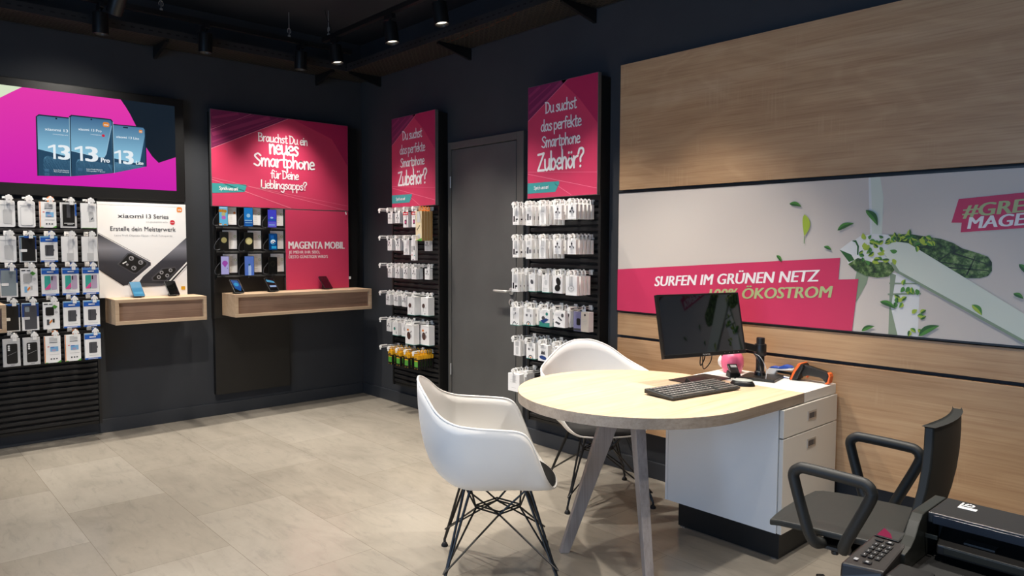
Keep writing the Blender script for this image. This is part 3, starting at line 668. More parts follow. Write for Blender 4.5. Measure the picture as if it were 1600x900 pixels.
# ---- oak shelves
def shelf(label, x0, x1, z0, z1, dep=.35, back=.071):
    t = thing('oak_shelf', label, 'shelf', (x0, 0, z0), 0, 'oak box shelves on the back wall')
    w, h, th = x1 - x0, z1 - z0, .024
    q = MB(); b0 = -back; q.box(0, w, -dep, b0, h - th, h); q.box(0, w, -dep, b0, 0, th); q.box(0, th, -dep, b0, th, h - th); q.box(w - th, w, -dep, b0, th, h - th)
    q.build('shelf_box', 'oakshelf', t, bevel=.001)
    q = MB(); q.box(th, w - th, -dep + .03, -dep + .05, th, h - th); q.build('front_panel', 'oakfront', t)
    return t
shelf('longer oak box shelf under the phone board and pink signs', -1.338, -.118, .826, 1.006)
shelf('shorter oak box shelf below the white phone poster', -2.182, -1.557, .826, 1.006)
shelf('oak box shelf cut by the picture edge beside the slatwall of phone cases', -3.6, -2.812, .826, 1.006, back=.0865)

# ---- slatwall racks
def slat_rack(label, wall, u0, u1, z0, z1, dep=.085, top=None, sides=True):
    t = wallthing('slatwall_rack', label, 'slatwall', wall, u0, z0)
    top = top or z1
    q = nm(t)
    if sides:
        q.box(u0, u0 + .018, -dep, -.001, z0, top); q.box(u1 - .018, u1, -dep, -.001, z0, top)
        q.box(u0 + .018, u1 - .018, -dep, -.001, top - .02, top); q.box(u0 + .018, u1 - .018, -dep + .01, -.001, z0, z0 + .02)
    q.box(u0 + .018, u1 - .018, -dep + .03, -.001, z0 + .02, top - .02)
    q.build('carcass', 'black', t)
    q = nm(t); pit = .04; z = z0 + .022
    while z + pit < z1:
        q.prism([(u0 + .02, -dep + .03, z), (u0 + .02, -dep + .012, z), (u0 + .02, -dep + .006, z + .006), (u0 + .02, -dep + .006, z + .024), (u0 + .02, -dep + .016, z + .030), (u0 + .02, -dep + .03, z + .030)],
                [(u1 - .02, -dep + .03, z), (u1 - .02, -dep + .012, z), (u1 - .02, -dep + .006, z + .006), (u1 - .02, -dep + .006, z + .024), (u1 - .02, -dep + .016, z + .030), (u1 - .02, -dep + .03, z + .030)])
        z += pit
    q.build('slat_boards', 'slat', t)
    return t
slat_rack('tall black slatwall rack between the grey door and the room corner', 'r', .632, 1.318, .185, 1.708, top=2.44)
slat_rack('tall black slatwall rack between the grey door and oak panels', 'r', 2.335, 2.990, .185, 1.708, top=2.44)
slat_rack('wide black slatwall of phone cases under the big screen', 'b', -3.55, -2.225, .09, 1.70)

# ---- hooks with shirt shaped price tags
def hook_proto(name, L, k=1.0):
    t = thing(name, '-', 'hook')
    q = MB(); q.tube([(0, 0, 0), (0, -L + .004, 0)], .0032, 6); q.tube([(0, 0, .012), (0, -L + .02, .012), (0, -L + .004, .016)], .0024, 6); q.box(-.014, .014, -.004, .012, -.012, .02)
    q.build('rod', 'white', t)
    q = MB(); q.box(-.005, .005, -L + .004, -L + .068, .010, .021); q.build('tag_arm', 'white', t, bevel=.002)
    sh = [(x * k, (z - .012) * k + (-.002 if k > .6 else .004)) for x, z in [(-.017, -.032), (.017, -.032), (.017, .012), (.026, .000), (.034, .010), (.022, .032), (.012, .035), (.010, .042), (-.010, .042), (-.012, .035), (-.022, .032), (-.034, .010), (-.026, .000), (-.017, .012)]]
    q = MB(); q.prism([(x, -L - .001, z) for x, z in sh], [(x, -L + .003, z) for x, z in sh]); q.rect(-.008 * k, .008 * k, -.018 * k, -.013 * k, -L - .0016, 1)
    q.build('price_tag', ['white', 'print_grey' if False else 'cardgrey'], t)
    return t
_protos = {}
def place_hook(wall, u, z, base, L, label, group):
    key = round(L, 3)
    loc = (u, -base, z) if wall == 'b' else (-base, -u, z); rz = 0 if wall == 'b' else RIGHT
    if key not in _protos:
        t = _protos[key] = hook_proto('peg_hook', L, .66 if wall == 'b' else .52); t.location = loc; t.rotation_euler = (0, 0, rz); t['label'] = label; t['group'] = group
        return t
    return dup(_protos[key], loc, rz, label, group)

# ---- cartons hanging from the hooks: origin on the hook rod, front face at local y = 0
BX = ['card', 'print_black' if False else 'black', 'cardgrey', 'smoke', 'blue', 'bluedk', 'orange', 'green', 'tealp', 'lilac', 'mint', 'magp', 'sky', 'red', 'brown', 'cream', 'yellow', 'print_dgrey', 'purple', 'beige', 'lg', 'brownmask']
M['lg'] = M['print_lgrey'] if 'print_lgrey' in M else _mats['print_light_grey']; M['print_dgrey'] = _mats['print_dark_grey']; M['print_grey'] = _mats['print_grey']
B_ = {k: i for i, k in enumerate(BX)}
def deco(q, kind, w, h):
    """printed face of a carton, x from -w/2 to w/2 and z from 0 (top) to -h"""
    y = -.0006; y1 = -.0012; y2 = -.0018
    X = lambda f: (f - .5) * w
    Z = lambda f: -h * (1 - f)
    R = lambda a, b_, c, d, m, yy=y: q.rect(X(a), X(b_), Z(c), Z(d), yy, B_[m])
    def RR(a, b_, c, d, m, r=.1, yy=y): q.rrect(X(a), X(b_), Z(c), Z(d), r * w, yy, B_[m])
    def lines(a, b_, zs, m='cardgrey', t=.012, yy=y):
        for z in zs: R(a, b_, z, z + t, m, yy)
    if kind == 'bars': R(.12, .36, .17, .5, 'black'); R(.5, .62, .17, .36, 'black'); R(.62, .86, .27, .36, 'black'); R(.25, .75, .5, .95, 'lg'); lines(.2, .8, (.06,))
    elif kind == 'bars2': R(.2, .48, .28, .62, 'print_dgrey'); R(.6, .82, .3, .5, 'print_dgrey'); R(.25, .7, .75, .95, 'lg'); lines(.3, .7, (.1,))
    elif kind == 'plain': R(.25, .75, .66, .96, 'lg'); RR(.3, .7, .1, .6, 'lg', .12); lines(.2, .8, (.05,))
    elif kind == 'buds':
        q.disc(X(.5), Z(.74), w * .09, y, B_['black'], h * .1); stripe(q, (X(.5), Z(.62)), (X(.62), Z(.55)), w * .06, y1, B_['black'])
        q.disc(X(.3), Z(.52), w * .1, y, B_['black'], h * .07, rot=.7); q.disc(X(.72), Z(.48), w * .06, y, B_['black'], h * .08); stripe(q, (X(.5), Z(.5)), (X(.5), Z(.3)), w * .03, y, B_['cardgrey'])
        lines(.15, .85, (.14,)); lines(.3, .7, (.9,))
    elif kind == 'dot': q.disc(X(.5), Z(.55), w * .22, y, B_['print_dgrey'], h * .14, rot=.5); lines(.12, .6, (.8, .86)); lines(.12, .6, (.22, .16, .1)); 
    elif kind == 'lines': q.disc(X(.55), Z(.56), w * .2, y, B_['lg'], h * .16); lines(.15, .6, (.82, .88, .76)); lines(.15, .8, (.22, .16, .1))
    elif kind == 'ovals': q.disc(X(.58), Z(.66), w * .23, y, B_['black'], h * .24, rot=.45); q.disc(X(.5), Z(.3), w * .3, y1, B_['black'], h * .19, rot=.2); R(.75, .85, .86, .9, 'red')
    elif kind == 'ring':
        R(.28, .62, .5, .98, 'lg')
        for i in range(16):
            a, b_ = 2 * pi * i / 16, 2 * pi * (i + 1) / 16
            q.flat([(X(.5) + w * r_ * cos(t), Z(.36) + h * r_ * .55 * sin(t)) for r_, t in ((.28, a), (.28, b_), (.22, b_), (.22, a))], y1, B_['cardgrey'])
        R(.45, .6, .33, .39, 'cardgrey', y1)
    elif kind == 'cable':
        R(.3, .6, .8, 1, 'lg'); R(.35, .42, .35, .62, 'cardgrey'); R(.5, .56, .35, .62, 'cardgrey'); q.flat([(X(.48), Z(.6)), (X(.62), Z(.74)), (X(.66), Z(.7)), (X(.54), Z(.58))], y1, B_['print_dgrey']); arc(q, X(.48), Z(0), w * .22, h * .2, y1); lines(.75, .85, (.08,), 'black', .03)
    elif kind == 'cable2':
        R(.28, .66, .78, 1, 'lg'); R(.2, .3, .52, .66, 'print_dgrey'); R(.34, .42, .52, .66, 'print_dgrey'); R(.72, .8, .5, .66, 'black'); arc(q, X(.5), Z(0), w * .26, h * .22, y1); q.disc(X(.5), Z(.06), w * .08, y, B_['orange'], h * .05)
    elif kind == 'tealbox':
        q.flat([(X(0), Z(0)), (X(1), Z(0)), (X(1), Z(.24)), (X(.6), Z(.2)), (X(0), Z(.3))], y, B_['tealp']); q.flat([(X(.1), Z(.33)), (X(.65), Z(.5)), (X(.92), Z(.42)), (X(.4), Z(.17))], y1, B_['bluedk']); q.disc(X(.4), Z(.5), w * .17, y2, B_['print_dgrey'], h * .11)
        q.disc(X(.72), Z(.75), w * .12, y, B_['tealp'], h * .1); lines(.1, .5, (.84, .78))
    elif kind == 'pads':
        q.flat([(X(.12), Z(.28)), (X(.22), Z(.36)), (X(.62), Z(.26)), (X(.5), Z(.14))], y, B_['print_dgrey']); q.flat([(X(.36), Z(.6)), (X(.44), Z(.66)), (X(.76), Z(.46)), (X(.68), Z(.38))], y, B_['print_dgrey']); q.disc(X(.78), Z(.74), w * .12, y, B_['print_dgrey'], h * .12); lines(.1, .6, (.82, .76, .7))
    elif kind == 'can': R(0, .5, 0, 1, 'purple'); R(.5, 1, 0, 1, 'beige'); RR(.2, .46, .3, .66, 'black', .08, y1); lines(.6, .9, (.6, .52, .44, .36), 'cardgrey', .012, y1); R(0, .48, .02, .14, 'print_dgrey', y1); q.disc(X(.76), Z(.85), w * .06, y1, B_['black'])
    elif kind == 'brush': q.disc(X(.5), Z(.22), w * .36, y, B_['bluedk'], h * .12, rot=-.12); q.flat([(X(.28), Z(.42)), (X(.72), Z(.42)), (X(.66), Z(.66)), (X(.58), Z(.56)), (X(.52), Z(.68)), (X(.46), Z(.57)), (X(.4), Z(.68)), (X(.33), Z(.56))], y, B_['print_dgrey']); lines(.2, .8, (.85, .8)); R(.3, .6, .8, 1, 'lg')
    elif kind == 'big': R(.4, .66, .5, .9, 'lg'); lines(.2, .75, (.64, .5)); lines(.3, .7, (.2,))
    elif kind == 'redtop': R(0, 1, .8, 1, 'red'); R(.15, .85, .86, .93, 'card', y1); RR(.3, .66, .2, .5, 'brownmask', .1); R(.36, .6, .27, .43, 'magp', y1); lines(.2, .5, (.7, .64)); q.disc(X(.8), Z(.7), w * .06, y, B_['cardgrey'])
    elif kind == 'kraft': R(.2, .75, .62, .97, 'lg'); stripe(q, (X(.2), Z(.35)), (X(.7), Z(.52)), w * .06, y1, B_['black']); R(.35, .75, .08, .24, 'lg'); q.flat([(X(0), Z(0)), (X(1), Z(0)), (X(1), Z(.09))], y1, B_['green'])
    elif kind == 'bands': lines(.2, .8, (.7, .58)); q.disc(X(.5), Z(.32), w * .22, y, B_['lg'], h * .12); R(.2, .34, .08, .2, 'cardgrey'); R(.6, .7, .08, .2, 'cardgrey')
    elif kind == 'slim': R(.1, .45, .42, .7, 'cardgrey'); R(.6, .8, .5, .7, 'print_dgrey'); q.disc(X(.25), Z(.26), w * .12, y, B_['red'], h * .03); q.disc(X(.75), Z(.24), w * .12, y, B_['mint'], h * .03); R(.35, .6, .02, .06, 'black')
    elif kind == 'headset': q.disc(X(.36), Z(.52), w * .2, y, B_['brownmask'], h * .13, rot=.5); R(.3, .36, .2, .45, 'cardgrey'); R(.5, .6, .06, .12, 'black'); lines(.45, .75, (.45, .4, .2))
    elif kind == 'speaker': q.disc(X(.42), Z(.44), w * .22, y, B_['brownmask'], h * .2, rot=.2); R(.2, .42, .68, .78, 'orange'); q.flat([(X(.6), Z(.62)), (X(.72), Z(.72)), (X(.74), Z(.66)), (X(.63), Z(.58))], y, B_['black']); R(.7, .74, .36, .5, 'print_dgrey'); lines(.2, .9, (.93,))
    elif kind == 'mintdot': q.disc(X(.4), Z(.5), w * .18, y, B_['tealp'], h * .12); R(.65, .85, .12, .3, 'cardgrey'); lines(.3, .8, (.85,))
    elif kind == 'battery': R(0, 1, .72, 1, 'yellow'); R(.08, .92, .18, .56, 'green', y1); R(.08, .92, .56, .62, 'yellow', y1); R(.12, .7, .74, .8, 'print_dgrey', y1); q.disc(X(.2), Z(.05), w * .06, y1, B_['yellow']); q.disc(X(.8), Z(.05), w * .06, y1, B_['yellow'])
    # phone cases on the back wall
    elif kind == 'whitecase': RR(.3, .82, .12, .66, 'lg', .12); R(.05, .95, .82, .845, 'lg'); R(.38, .4, .66, 1, 'lg'); R(.7, .72, .66, 1, 'lg'); R(.76, .8, .08, .11, 'cardgrey')
    elif kind == 'clearcase': RR(.12, .88, .06, .78, 'lg', .1); RR(.15, .85, .08, .76, 'card', .1, y1); R(.1, .9, .82, .84, 'lg'); R(.76, .8, .08, .11, 'cardgrey', y2)
    elif kind == 'protector':
        R(0, .05, 0, 1, 'orange'); lines(.3, .8, (.74,), 'print_dgrey', .022); R(.3, .8, .8, .95, 'lg'); R(.35, .85, .42, .6, 'sky'); R(.38, .6, .57, .6, 'blue', y1); R(.45, .7, .44, .5, 'lilac', y1); R(.18, .3, .59, .62, 'red'); R(.3, .9, .3, .32, 'lg')
        for f in (.35, .52, .69): R(f, f + .1, .12, .17, 'print_dgrey')
        q.flat([(X(.75), Z(0)), (X(1), Z(0)), (X(1), Z(.08))], y1, B_['green']); R(.02, .2, 0, .02, 'green', y1)
    elif kind == 'blackcase': R(.02, .98, 0, 1, 'lg'); RR(.12, .88, .07, .93, 'black', .05, y1); R(.38, .6, .4, .93, 'print_dgrey', y2); R(.2, .84, .17, .195, 'card', y2); R(.4, .76, .13, .145, 'card', y2); R(.9, 1, .48, .95, 'blue', y2)
    elif kind == 'gadget': q.flat([(X(.46), Z(.68)), (X(.8), Z(.64)), (X(.86), Z(.3)), (X(.52), Z(.26))], y, B_['lg']); q.flat([(X(.62), Z(.36)), (X(.74), Z(.44)), (X(.76), Z(.4)), (X(.66), Z(.33))], y1, B_['print_dgrey']); R(.5, .52, .68, 1, 'lg'); R(.72, .74, .68, 1, 'lg'); R(.05, 1, 0, .015, 'green')
    elif kind == 'bluewin': R(0, 1, .5, 1, 'bluedk'); R(0, 1, .97, 1, 'sky', y1); R(.13, .93, .04, .95, 'black', y1); R(.05, .13, .05, .93, 'smoke', y1); RR(.06, .44, .39, .5, 'card', .05, y2); R(.3, .7, .93, 1, 'blue', y2)
    elif kind == 'bluegrey': R(0, 1, .5, 1, 'bluedk'); R(.04, .92, .05, .95, 'smoke', y1); RR(.06, .48, .40, .5, 'card', .05, y2)
    elif kind == 'cambluewin': R(0, 1, .5, 1, 'bluedk'); R(0, 1, .97, 1, 'sky', y1); RR(.14, .88, .04, .9, 'print_dgrey', .05, y1); RR(.18, .44, .68, .86, 'smoke', .06, y2); RR(.1, .46, .4, .5, 'lg', .04, y2)
    elif kind == 'flip': R(0, 1, .78, 1, 'blue'); R(0, 1, .95, 1, 'sky', y1); R(.3, .7, .84, .88, 'card', y1); R(0, 1, 0, .06, 'blue'); R(.2, .8, .015, .035, 'card', y1); RR(.26, .76, .24, .66, 'print_dgrey', .06, y); R(.72, .8, .42, .5, 'print_dgrey', y1); R(.4, .415, .25, .65, 'black', y1); lines(.25, .85, (.14,))
    elif kind == 'colour': R(0, 1, .78, 1, 'blue'); R(0, 1, .93, .96, 'sky', y1); R(.32, .7, .84, .88, 'card', y1); R(0, 1, 0, .07, 'blue'); R(.2, .8, .02, .045, 'card', y1); RR(.54, .88, .22, .72, 'lilac', .06); R(.56, .64, .56, .7, 'black', y1); RR(.16, .52, .22, .72, 'mint', .06); q.flat([(X(.16), Z(.24)), (X(.5), Z(.46)), (X(.52), Z(.3)), (X(.4), Z(.22)), (X(.18), Z(.22))], y1, B_['magp']); lines(.2, .8, (.13,), 'lg')
    elif kind in ('eco', 'ecoblack'):
        c = 'cardgrey' if kind == 'eco' else 'black'
        RR(.14, .66, .5, .82, c, .1); q.flat([(X(.55), Z(.84)), (X(.7), Z(.9)), (X(.9), Z(.82)), (X(.72), Z(.74))], y1, B_['green']); R(.05, .3, .91, .95, 'black'); R(.36, .6, .91, .94, 'black'); lines(.14, .5, (.46,)); q.flat([(X(.34), Z(.24)), (X(.5), Z(.36)), (X(.56), Z(.3)), (X(.4), Z(.2))], y, B_['orange']); q.disc(X(.8), Z(.62), w * .1, y, B_['lg'])
        R(.2, .36, .15, .36, 'print_dgrey' if kind != 'eco' else 'sky'); R(.56, .68, .24, .38, 'black' if kind != 'eco' else 'cardgrey')
    elif kind == 'greycase':
        R(0, 1, 0, 1, 'lg'); RR(.2, .84, .1, .82, 'black', .09, y1); lines(.3, .9, (.88,), 'cardgrey', .015, y1); lines(.42, .66, (.045,), 'print_dgrey', .012, y1)
        for f in (.74, .67, .6): q.disc(X(.34), Z(f), w * .065, y2, B_['card'], n=12)
        stripe(q, (X(.25), Z(.4)), (X(.78), Z(.52)), .0016, y2, B_['print_grey'] if 'print_grey' in B_ else B_['cardgrey'])
def arc(q, x, z, rx, rz, y):
    for i in range(12):
        a, b_ = pi * i / 12, pi * (i + 1) / 12
        q.flat([(x + rx * k * cos(t), z + rz * k * sin(t)) for k, t in ((1, a), (1, b_), (.78, b_), (.78, a))], y, B_['black'])
_bx = {}
def carton(kind, w, h, dep, edge=None, tabw=.034, top=.016, rounded=False, ox=0.0):
    key = (kind, w, h, dep, edge)
    if key in _bx: return _bx[key].copy()
    q = MB(); b0 = {'battery': 'black', 'kraft': 'cream'}.get(kind, 'card')
    T0 = Matrix.Translation((ox, 0, -top)); q.T = T0
    if rounded:
        p = MB().rrect(-w / 2, w / 2, -h, 0, .012, 0); q.prism([(a, 0, b_) for a, b_ in p], [(a, dep, b_) for a, b_ in p], B_['card'])
    else:
        q.box(-w / 2, w / 2, 0, dep, -h, 0, B_[b0])
    if kind == 'kraft': q.box(w / 2, w / 2 + .0006, .001, dep - .001, -h, 0, B_['brown'])
    if kind == 'battery': q.box(-w / 2 - .0004, w / 2 + .0004, .0005, dep + .0004, -h * .28, .0004, B_['yellow'])
    if edge: q.box(-w / 2, w / 2, -.0004, dep, -h - .004, -h, B_[edge])
    deco(q, kind, w, h)
    if kind not in ('battery',):
        for i in range(2): q.rect(w / 2 + .0005, w / 2 + .0006, -h, 0, 0, B_['card'])
    q.T = None; tb = {'battery': 'yellow', 'bluewin': 'print_dgrey', 'cambluewin': 'print_dgrey', 'bluegrey': 'bluedk', 'flip': 'blue', 'colour': 'blue', 'kraft': 'orange', 'greycase': 'cardgrey', 'blackcase': 'print_dgrey', 'protector': 'orange'}.get(kind, 'card')
    y0 = dep * .5
    hw = tabw / 2
    q.box(-hw, -.006, y0, y0 + .0015, -top, .018, B_[tb]); q.box(.006, hw, y0, y0 + .0015, -top, .018, B_[tb]); q.box(-.006, .006, y0, y0 + .0015, .0185 if False else .016, .024, B_[tb]); q.box(-.006, .006, y0, y0 + .0015, -top, -.005, B_[tb])
    o = q.build('accessory_carton', BX, None)
    _bx[key] = o
    return o
_first = set()
def hang(wall, u, z, front, kind, w, h, dep, label, cat, group, tilt=0.0, **kw):
    key = (kind, w, h, dep, kw.get('edge'))
    new = key not in _bx
    o = carton(kind, w, h, dep, **kw)
    if not new: COL.objects.link(o)
    o.location = (u, -front, z) if wall == 'b' else (-front, -u, z)
    o.rotation_euler = (0, tilt, 0 if wall == 'b' else RIGHT)
    return tag(o, label, cat, group)
DESC = dict(bars='carton with two black blocks', bars2='carton with grey bars', plain='plain white carton', buds='carton with black earphones', dot='carton with one dark blob', lines='carton with small text lines',
            ovals='carton with two black ovals', ring='carton with a grey ring', cable='carton with curled black cable', cable2='carton with plugs and cable', tealbox='white and teal carton', pads='carton with flat grey pads', can='violet and beige carton',
            brush='white carton with blue oval', big='large blank white carton', redtop='carton with red top band', kraft='long cream and brown carton', bands='carton with looped bands', slim='slim tall white carton', headset='larger carton with headset picture', speaker='large carton with brown speaker',
            mintdot='white carton with teal dot', battery='yellow green black pack')
ROWN = ['top row', 'second row', 'third row', 'fourth row', 'fifth row', 'bottom row']
def rack_row(side, ri, z, us, L, base, specs, place, hookplace, hg, cg):
    for i, u in enumerate(us):
        place_hook('r', u, z, base, L, 'white tagged %s hook from %s, %s, %s' % (ORD[i], hookplace, ROWN[ri], place), hg)
        sp = specs[i] if i < len(specs) else None
        if not sp: continue
        kind, w, h, dep, n, pit, front = sp[:7]; edge = sp[7] if len(sp) > 7 else None
        for k in range(n):
            where = 'frontmost' if k == 0 else ORD[k] + ' back'
            hang('r', u, z, front - k * pit, kind, w, h, dep, '%s, %s, %s hook from %s, %s, %s' % (DESC[kind], where, ORD[i], hookplace, ROWN[ri], place), 'package', cg, edge=edge)
BH = [2.404 + .127 * i for i in range(5)]
BZ = [1.665, 1.448, 1.225, 1.0, .772, .552]
b1 = [('bars', .058, .115, .019, 4, .042, .262), ('bars2', .056, .122, .019, 5, .036, .262), ('plain', .060, .118, .02, 5, .038, .262), ('buds', .070, .088, .02, 4, .042, .256), ('buds', .0701, .088, .02, 5, .036, .262)]
rows = [b1, b1,
        [('bars', .060, .120, .02, 5, .034, .266), ('dot', .058, .112, .022, 3, .034, .232, 'tealp'), ('lines', .062, .112, .022, 3, .034, .232, 'tealp'), ('ovals', .082, .112, .03, 3, .04, .252), ('ring', .094, .118, .02, 4, .034, .262)],
        [('cable', .088, .118, .026, 3, .05, .268, 'tealp'), ('cable2', .084, .108, .026, 3, .05, .262, 'tealp'), ('tealbox', .094, .108, .03, 2, .05, .24, 'tealp'), ('pads', .098, .104, .03, 2, .05, .235), ('can', .125, .124, .045, 1, .05, .17)],
        [('plain', .066, .10, .02, 2, .03, .245), ('cable2', .0841, .104, .022, 4, .036, .24, 'tealp'), ('brush', .090, .106, .03, 3, .045, .252), ('plain', .0705, .106, .02, 3, .034, .25), ('plain', .0705, .106, .02, 2, .034, .25)],
        [('big', .112, .118, .04, 3, .05, .275), None, None, None, None]]
for ri, (z, sp) in enumerate(zip(BZ, rows)):
    rack_row('B', ri, z, BH if ri < 5 else BH[:2], .205, .080, sp, 'oak-side rack', 'door', 'peg hooks on the rack by the oak panels', 'cartons on the rack by the oak panels')
AH = [.722 + .121 * i for i in range(5)]
AZ = [1.682, 1.454, 1.224, .993, .767, .533]
arow = [
    [('buds', .066, .088, .03, 1, .04, .16), ('buds', .066, .088, .03, 2, .036, .165), ('redtop', .072, .125, .026, 1, .04, .165), ('redtop', .072, .125, .026, 1, .04, .165), ('kraft', .084, .235, .024, 4, .027, .205)],
    [('buds', .066, .088, .03, 2, .036, .165), ('buds', .066, .088, .03, 2, .036, .165), ('bands', .078, .122, .03, 1, .04, .16), ('slim', .062, .165, .022, 1, .04, .175), ('buds', .066, .088, .03, 1, .04, .125)],
    [('buds', .066, .088, .03, 2, .036, .165), ('buds', .066, .088, .03, 2, .036, .17), ('buds', .066, .088, .03, 2, .036, .17), ('buds', .066, .088, .03, 2, .036, .17), ('buds', .066, .088, .03, 1, .04, .125)],
    [('buds', .066, .088, .03, 2, .036, .185), ('buds', .066, .088, .03, 2, .036, .185), ('buds', .066, .088, .03, 1, .036, .185), ('headset', .098, .145, .062, 1, .05, .200, 'tealp'), ('headset', .098, .145, .062, 1, .05, .152, 'tealp')],
    [('buds', .066, .088, .03, 2, .036, .18), ('mintdot', .080, .108, .03, 3, .036, .195, 'tealp'), ('lines', .080, .108, .03, 2, .036, .185, 'tealp'), ('speaker', .120, .158, .055, 1, .05, .215, 'tealp'), ('speaker', .120, .158, .055, 1, .05, .152, 'tealp')],
    [None, ('battery', .058, .115, .018, 4, .034, .245), ('battery', .058, .115, .018, 4, .034, .245), ('battery', .058, .115, .018, 4, .034, .245), ('battery', .058, .115, .018, 6, .026, .235)]]
for ri, (z, sp) in enumerate(zip(AZ, arow)):
    rack_row('A', ri, z, AH, .185, .080, sp, 'corner rack', 'corner', 'peg hooks on the rack near the room corner', 'cartons on the rack near the room corner')

# left slatwall: five columns, five rows of phone cases
CX = [-2.782, -2.671, -2.552, -2.432, -2.311]
CZ = [(1.682, .172), (1.452, .172), (1.238, .186), (1.008, .182), (.778, .182)]
LK = [['whitecase', 'clearcase', 'protector', 'blackcase', 'gadget'], ['whitecase', 'bluewin', 'flip', 'clearslim', 'clearslim'], ['bluegrey', 'eco', 'colour', 'colour', 'colour'], ['bluewin', 'cambluewin', 'ecoblack', 'flip', 'flip'], ['greycase', 'greycase', 'protector', 'protector', 'flip']]
LD = dict(whitecase='white carton showing a pale grey case', clearcase='white rounded carton of a clear case', protector='white screen protector box with orange side', blackcase='light carton with a black case in its window', gadget='white carton showing a grey gadget',
          bluewin='blue and white carton with dark phone case', flip='white carton with blue bands and dark flip case', bluegrey='blue carton with grey window', eco='white carton with grey square and green leaf', colour='white carton with blue bands and colourful phones', cambluewin='blue carton with dark case and camera cutout',
          ecoblack='white carton with black square and green leaf', greycase='light grey carton with black phone case', clearslim='plain white carton with small grey patch')
COLN = ['outermost column', 'second column from outside', 'middle column', 'second column from poster', 'column beside poster']
def deco2(q, kind, w, h): pass
_deco0 = deco
def deco(q, kind, w, h):
    if kind == 'clearslim':
        R = lambda a, b_, c, d, m, y: q.rect((a - .5) * w, (b_ - .5) * w, -h * (1 - c), -h * (1 - d), y, B_[m])
        R(.32, .74, .04, .34, 'lg', -.0006); R(.42, .44, .34, 1, 'lg', -.0006); R(.7, .72, .34, 1, 'lg', -.0006); R(.4, .7, .06, .075, 'cardgrey', -.0012)
    else: _deco0(q, kind, w, h)
for ri, (z, h) in enumerate(CZ):
    for ci, u in enumerate(CX):
        k = LK[ri][ci]; w = .094 if k not in ('colour', 'flip') else .099
        hx = u + .019 + (.005 if (ri, ci) == (3, 0) else 0)
        place_hook('b', hx, z + .012, .076, .195, 'white hook holding cases, %s, %s of phone case slatwall' % (ROWN[ri] if ri < 4 else 'bottom row', COLN[ci]), 'peg hooks on the phone case slatwall')
        o = hang('b', hx, z + .012, .262, k, w, h, .02, '%s, %s, %s' % (LD[k], ROWN[ri] if ri < 4 else 'bottom row', COLN[ci]), 'package', 'phone cases on the slatwall', rounded=k in ('whitecase', 'clearcase'), ox=-.017)

# ---- board of display phones
t = wallthing('phone_board', 'black board with nine compartments for display phones', 'display board', 'b', -1.385, 1.115)
q = nm(t); q.box(-1.385, -.8075, -.078, -.0705, 1.115, 1.699)
for z in (1.520, 1.325, 1.128): q.prism([(-1.385, -.078, z), (-1.385, -.105, z), (-1.385, -.105, z + .006), (-1.385, -.078, z + .020)], [(-.8075, -.078, z), (-.8075, -.105, z), (-.8075, -.105, z + .006), (-.8075, -.078, z + .020)])
for u in (-1.385, -1.198, -1.006, -.813): q.box(u, u + .004, -.092, -.078, 1.117, 1.697)
q.build('board', 'black', t)
def scr(k, c, e=.75): M[k] = emis('screen_' + k, c, e); return k
for k, c in dict(p_sky='#6fc4ea', p_oran='#c98a35', p_lem='#c9c489', p_mag='#c774c8', p_wht='#e9eef2', p_blue='#1f7fca', p_blue2='#1a5aa6', p_ice='#9fd0ee', p_vio='#4a4ad0', p_vio2='#6a63d8', p_dk='#10100e', p_dk2='#2c2b20', p_gold='#a89a62', p_gold2='#d9c98e', p_navy='#0a3f78', p_cy='#2fa3d8', p_lil='#b3aee0', p_rose='#a64fb0', p_per='#5676c4', p_pale='#a9bfe8', p_teal='#1f5866', p_red='#4c0f1c', p_cyan='#59a9d2').items(): scr(k, c)
PM = ['blackm', 'p_sky', 'p_oran', 'p_lem', 'p_mag', 'p_wht', 'p_blue', 'p_blue2', 'p_ice', 'p_vio', 'p_vio2', 'p_dk', 'p_dk2', 'p_gold', 'p_gold2', 'p_navy', 'p_cy', 'p_lil', 'p_rose', 'p_per', 'p_pale', 'p_teal', 'p_red', 'p_cyan']
PI_ = {k: i for i, k in enumerate(PM)}
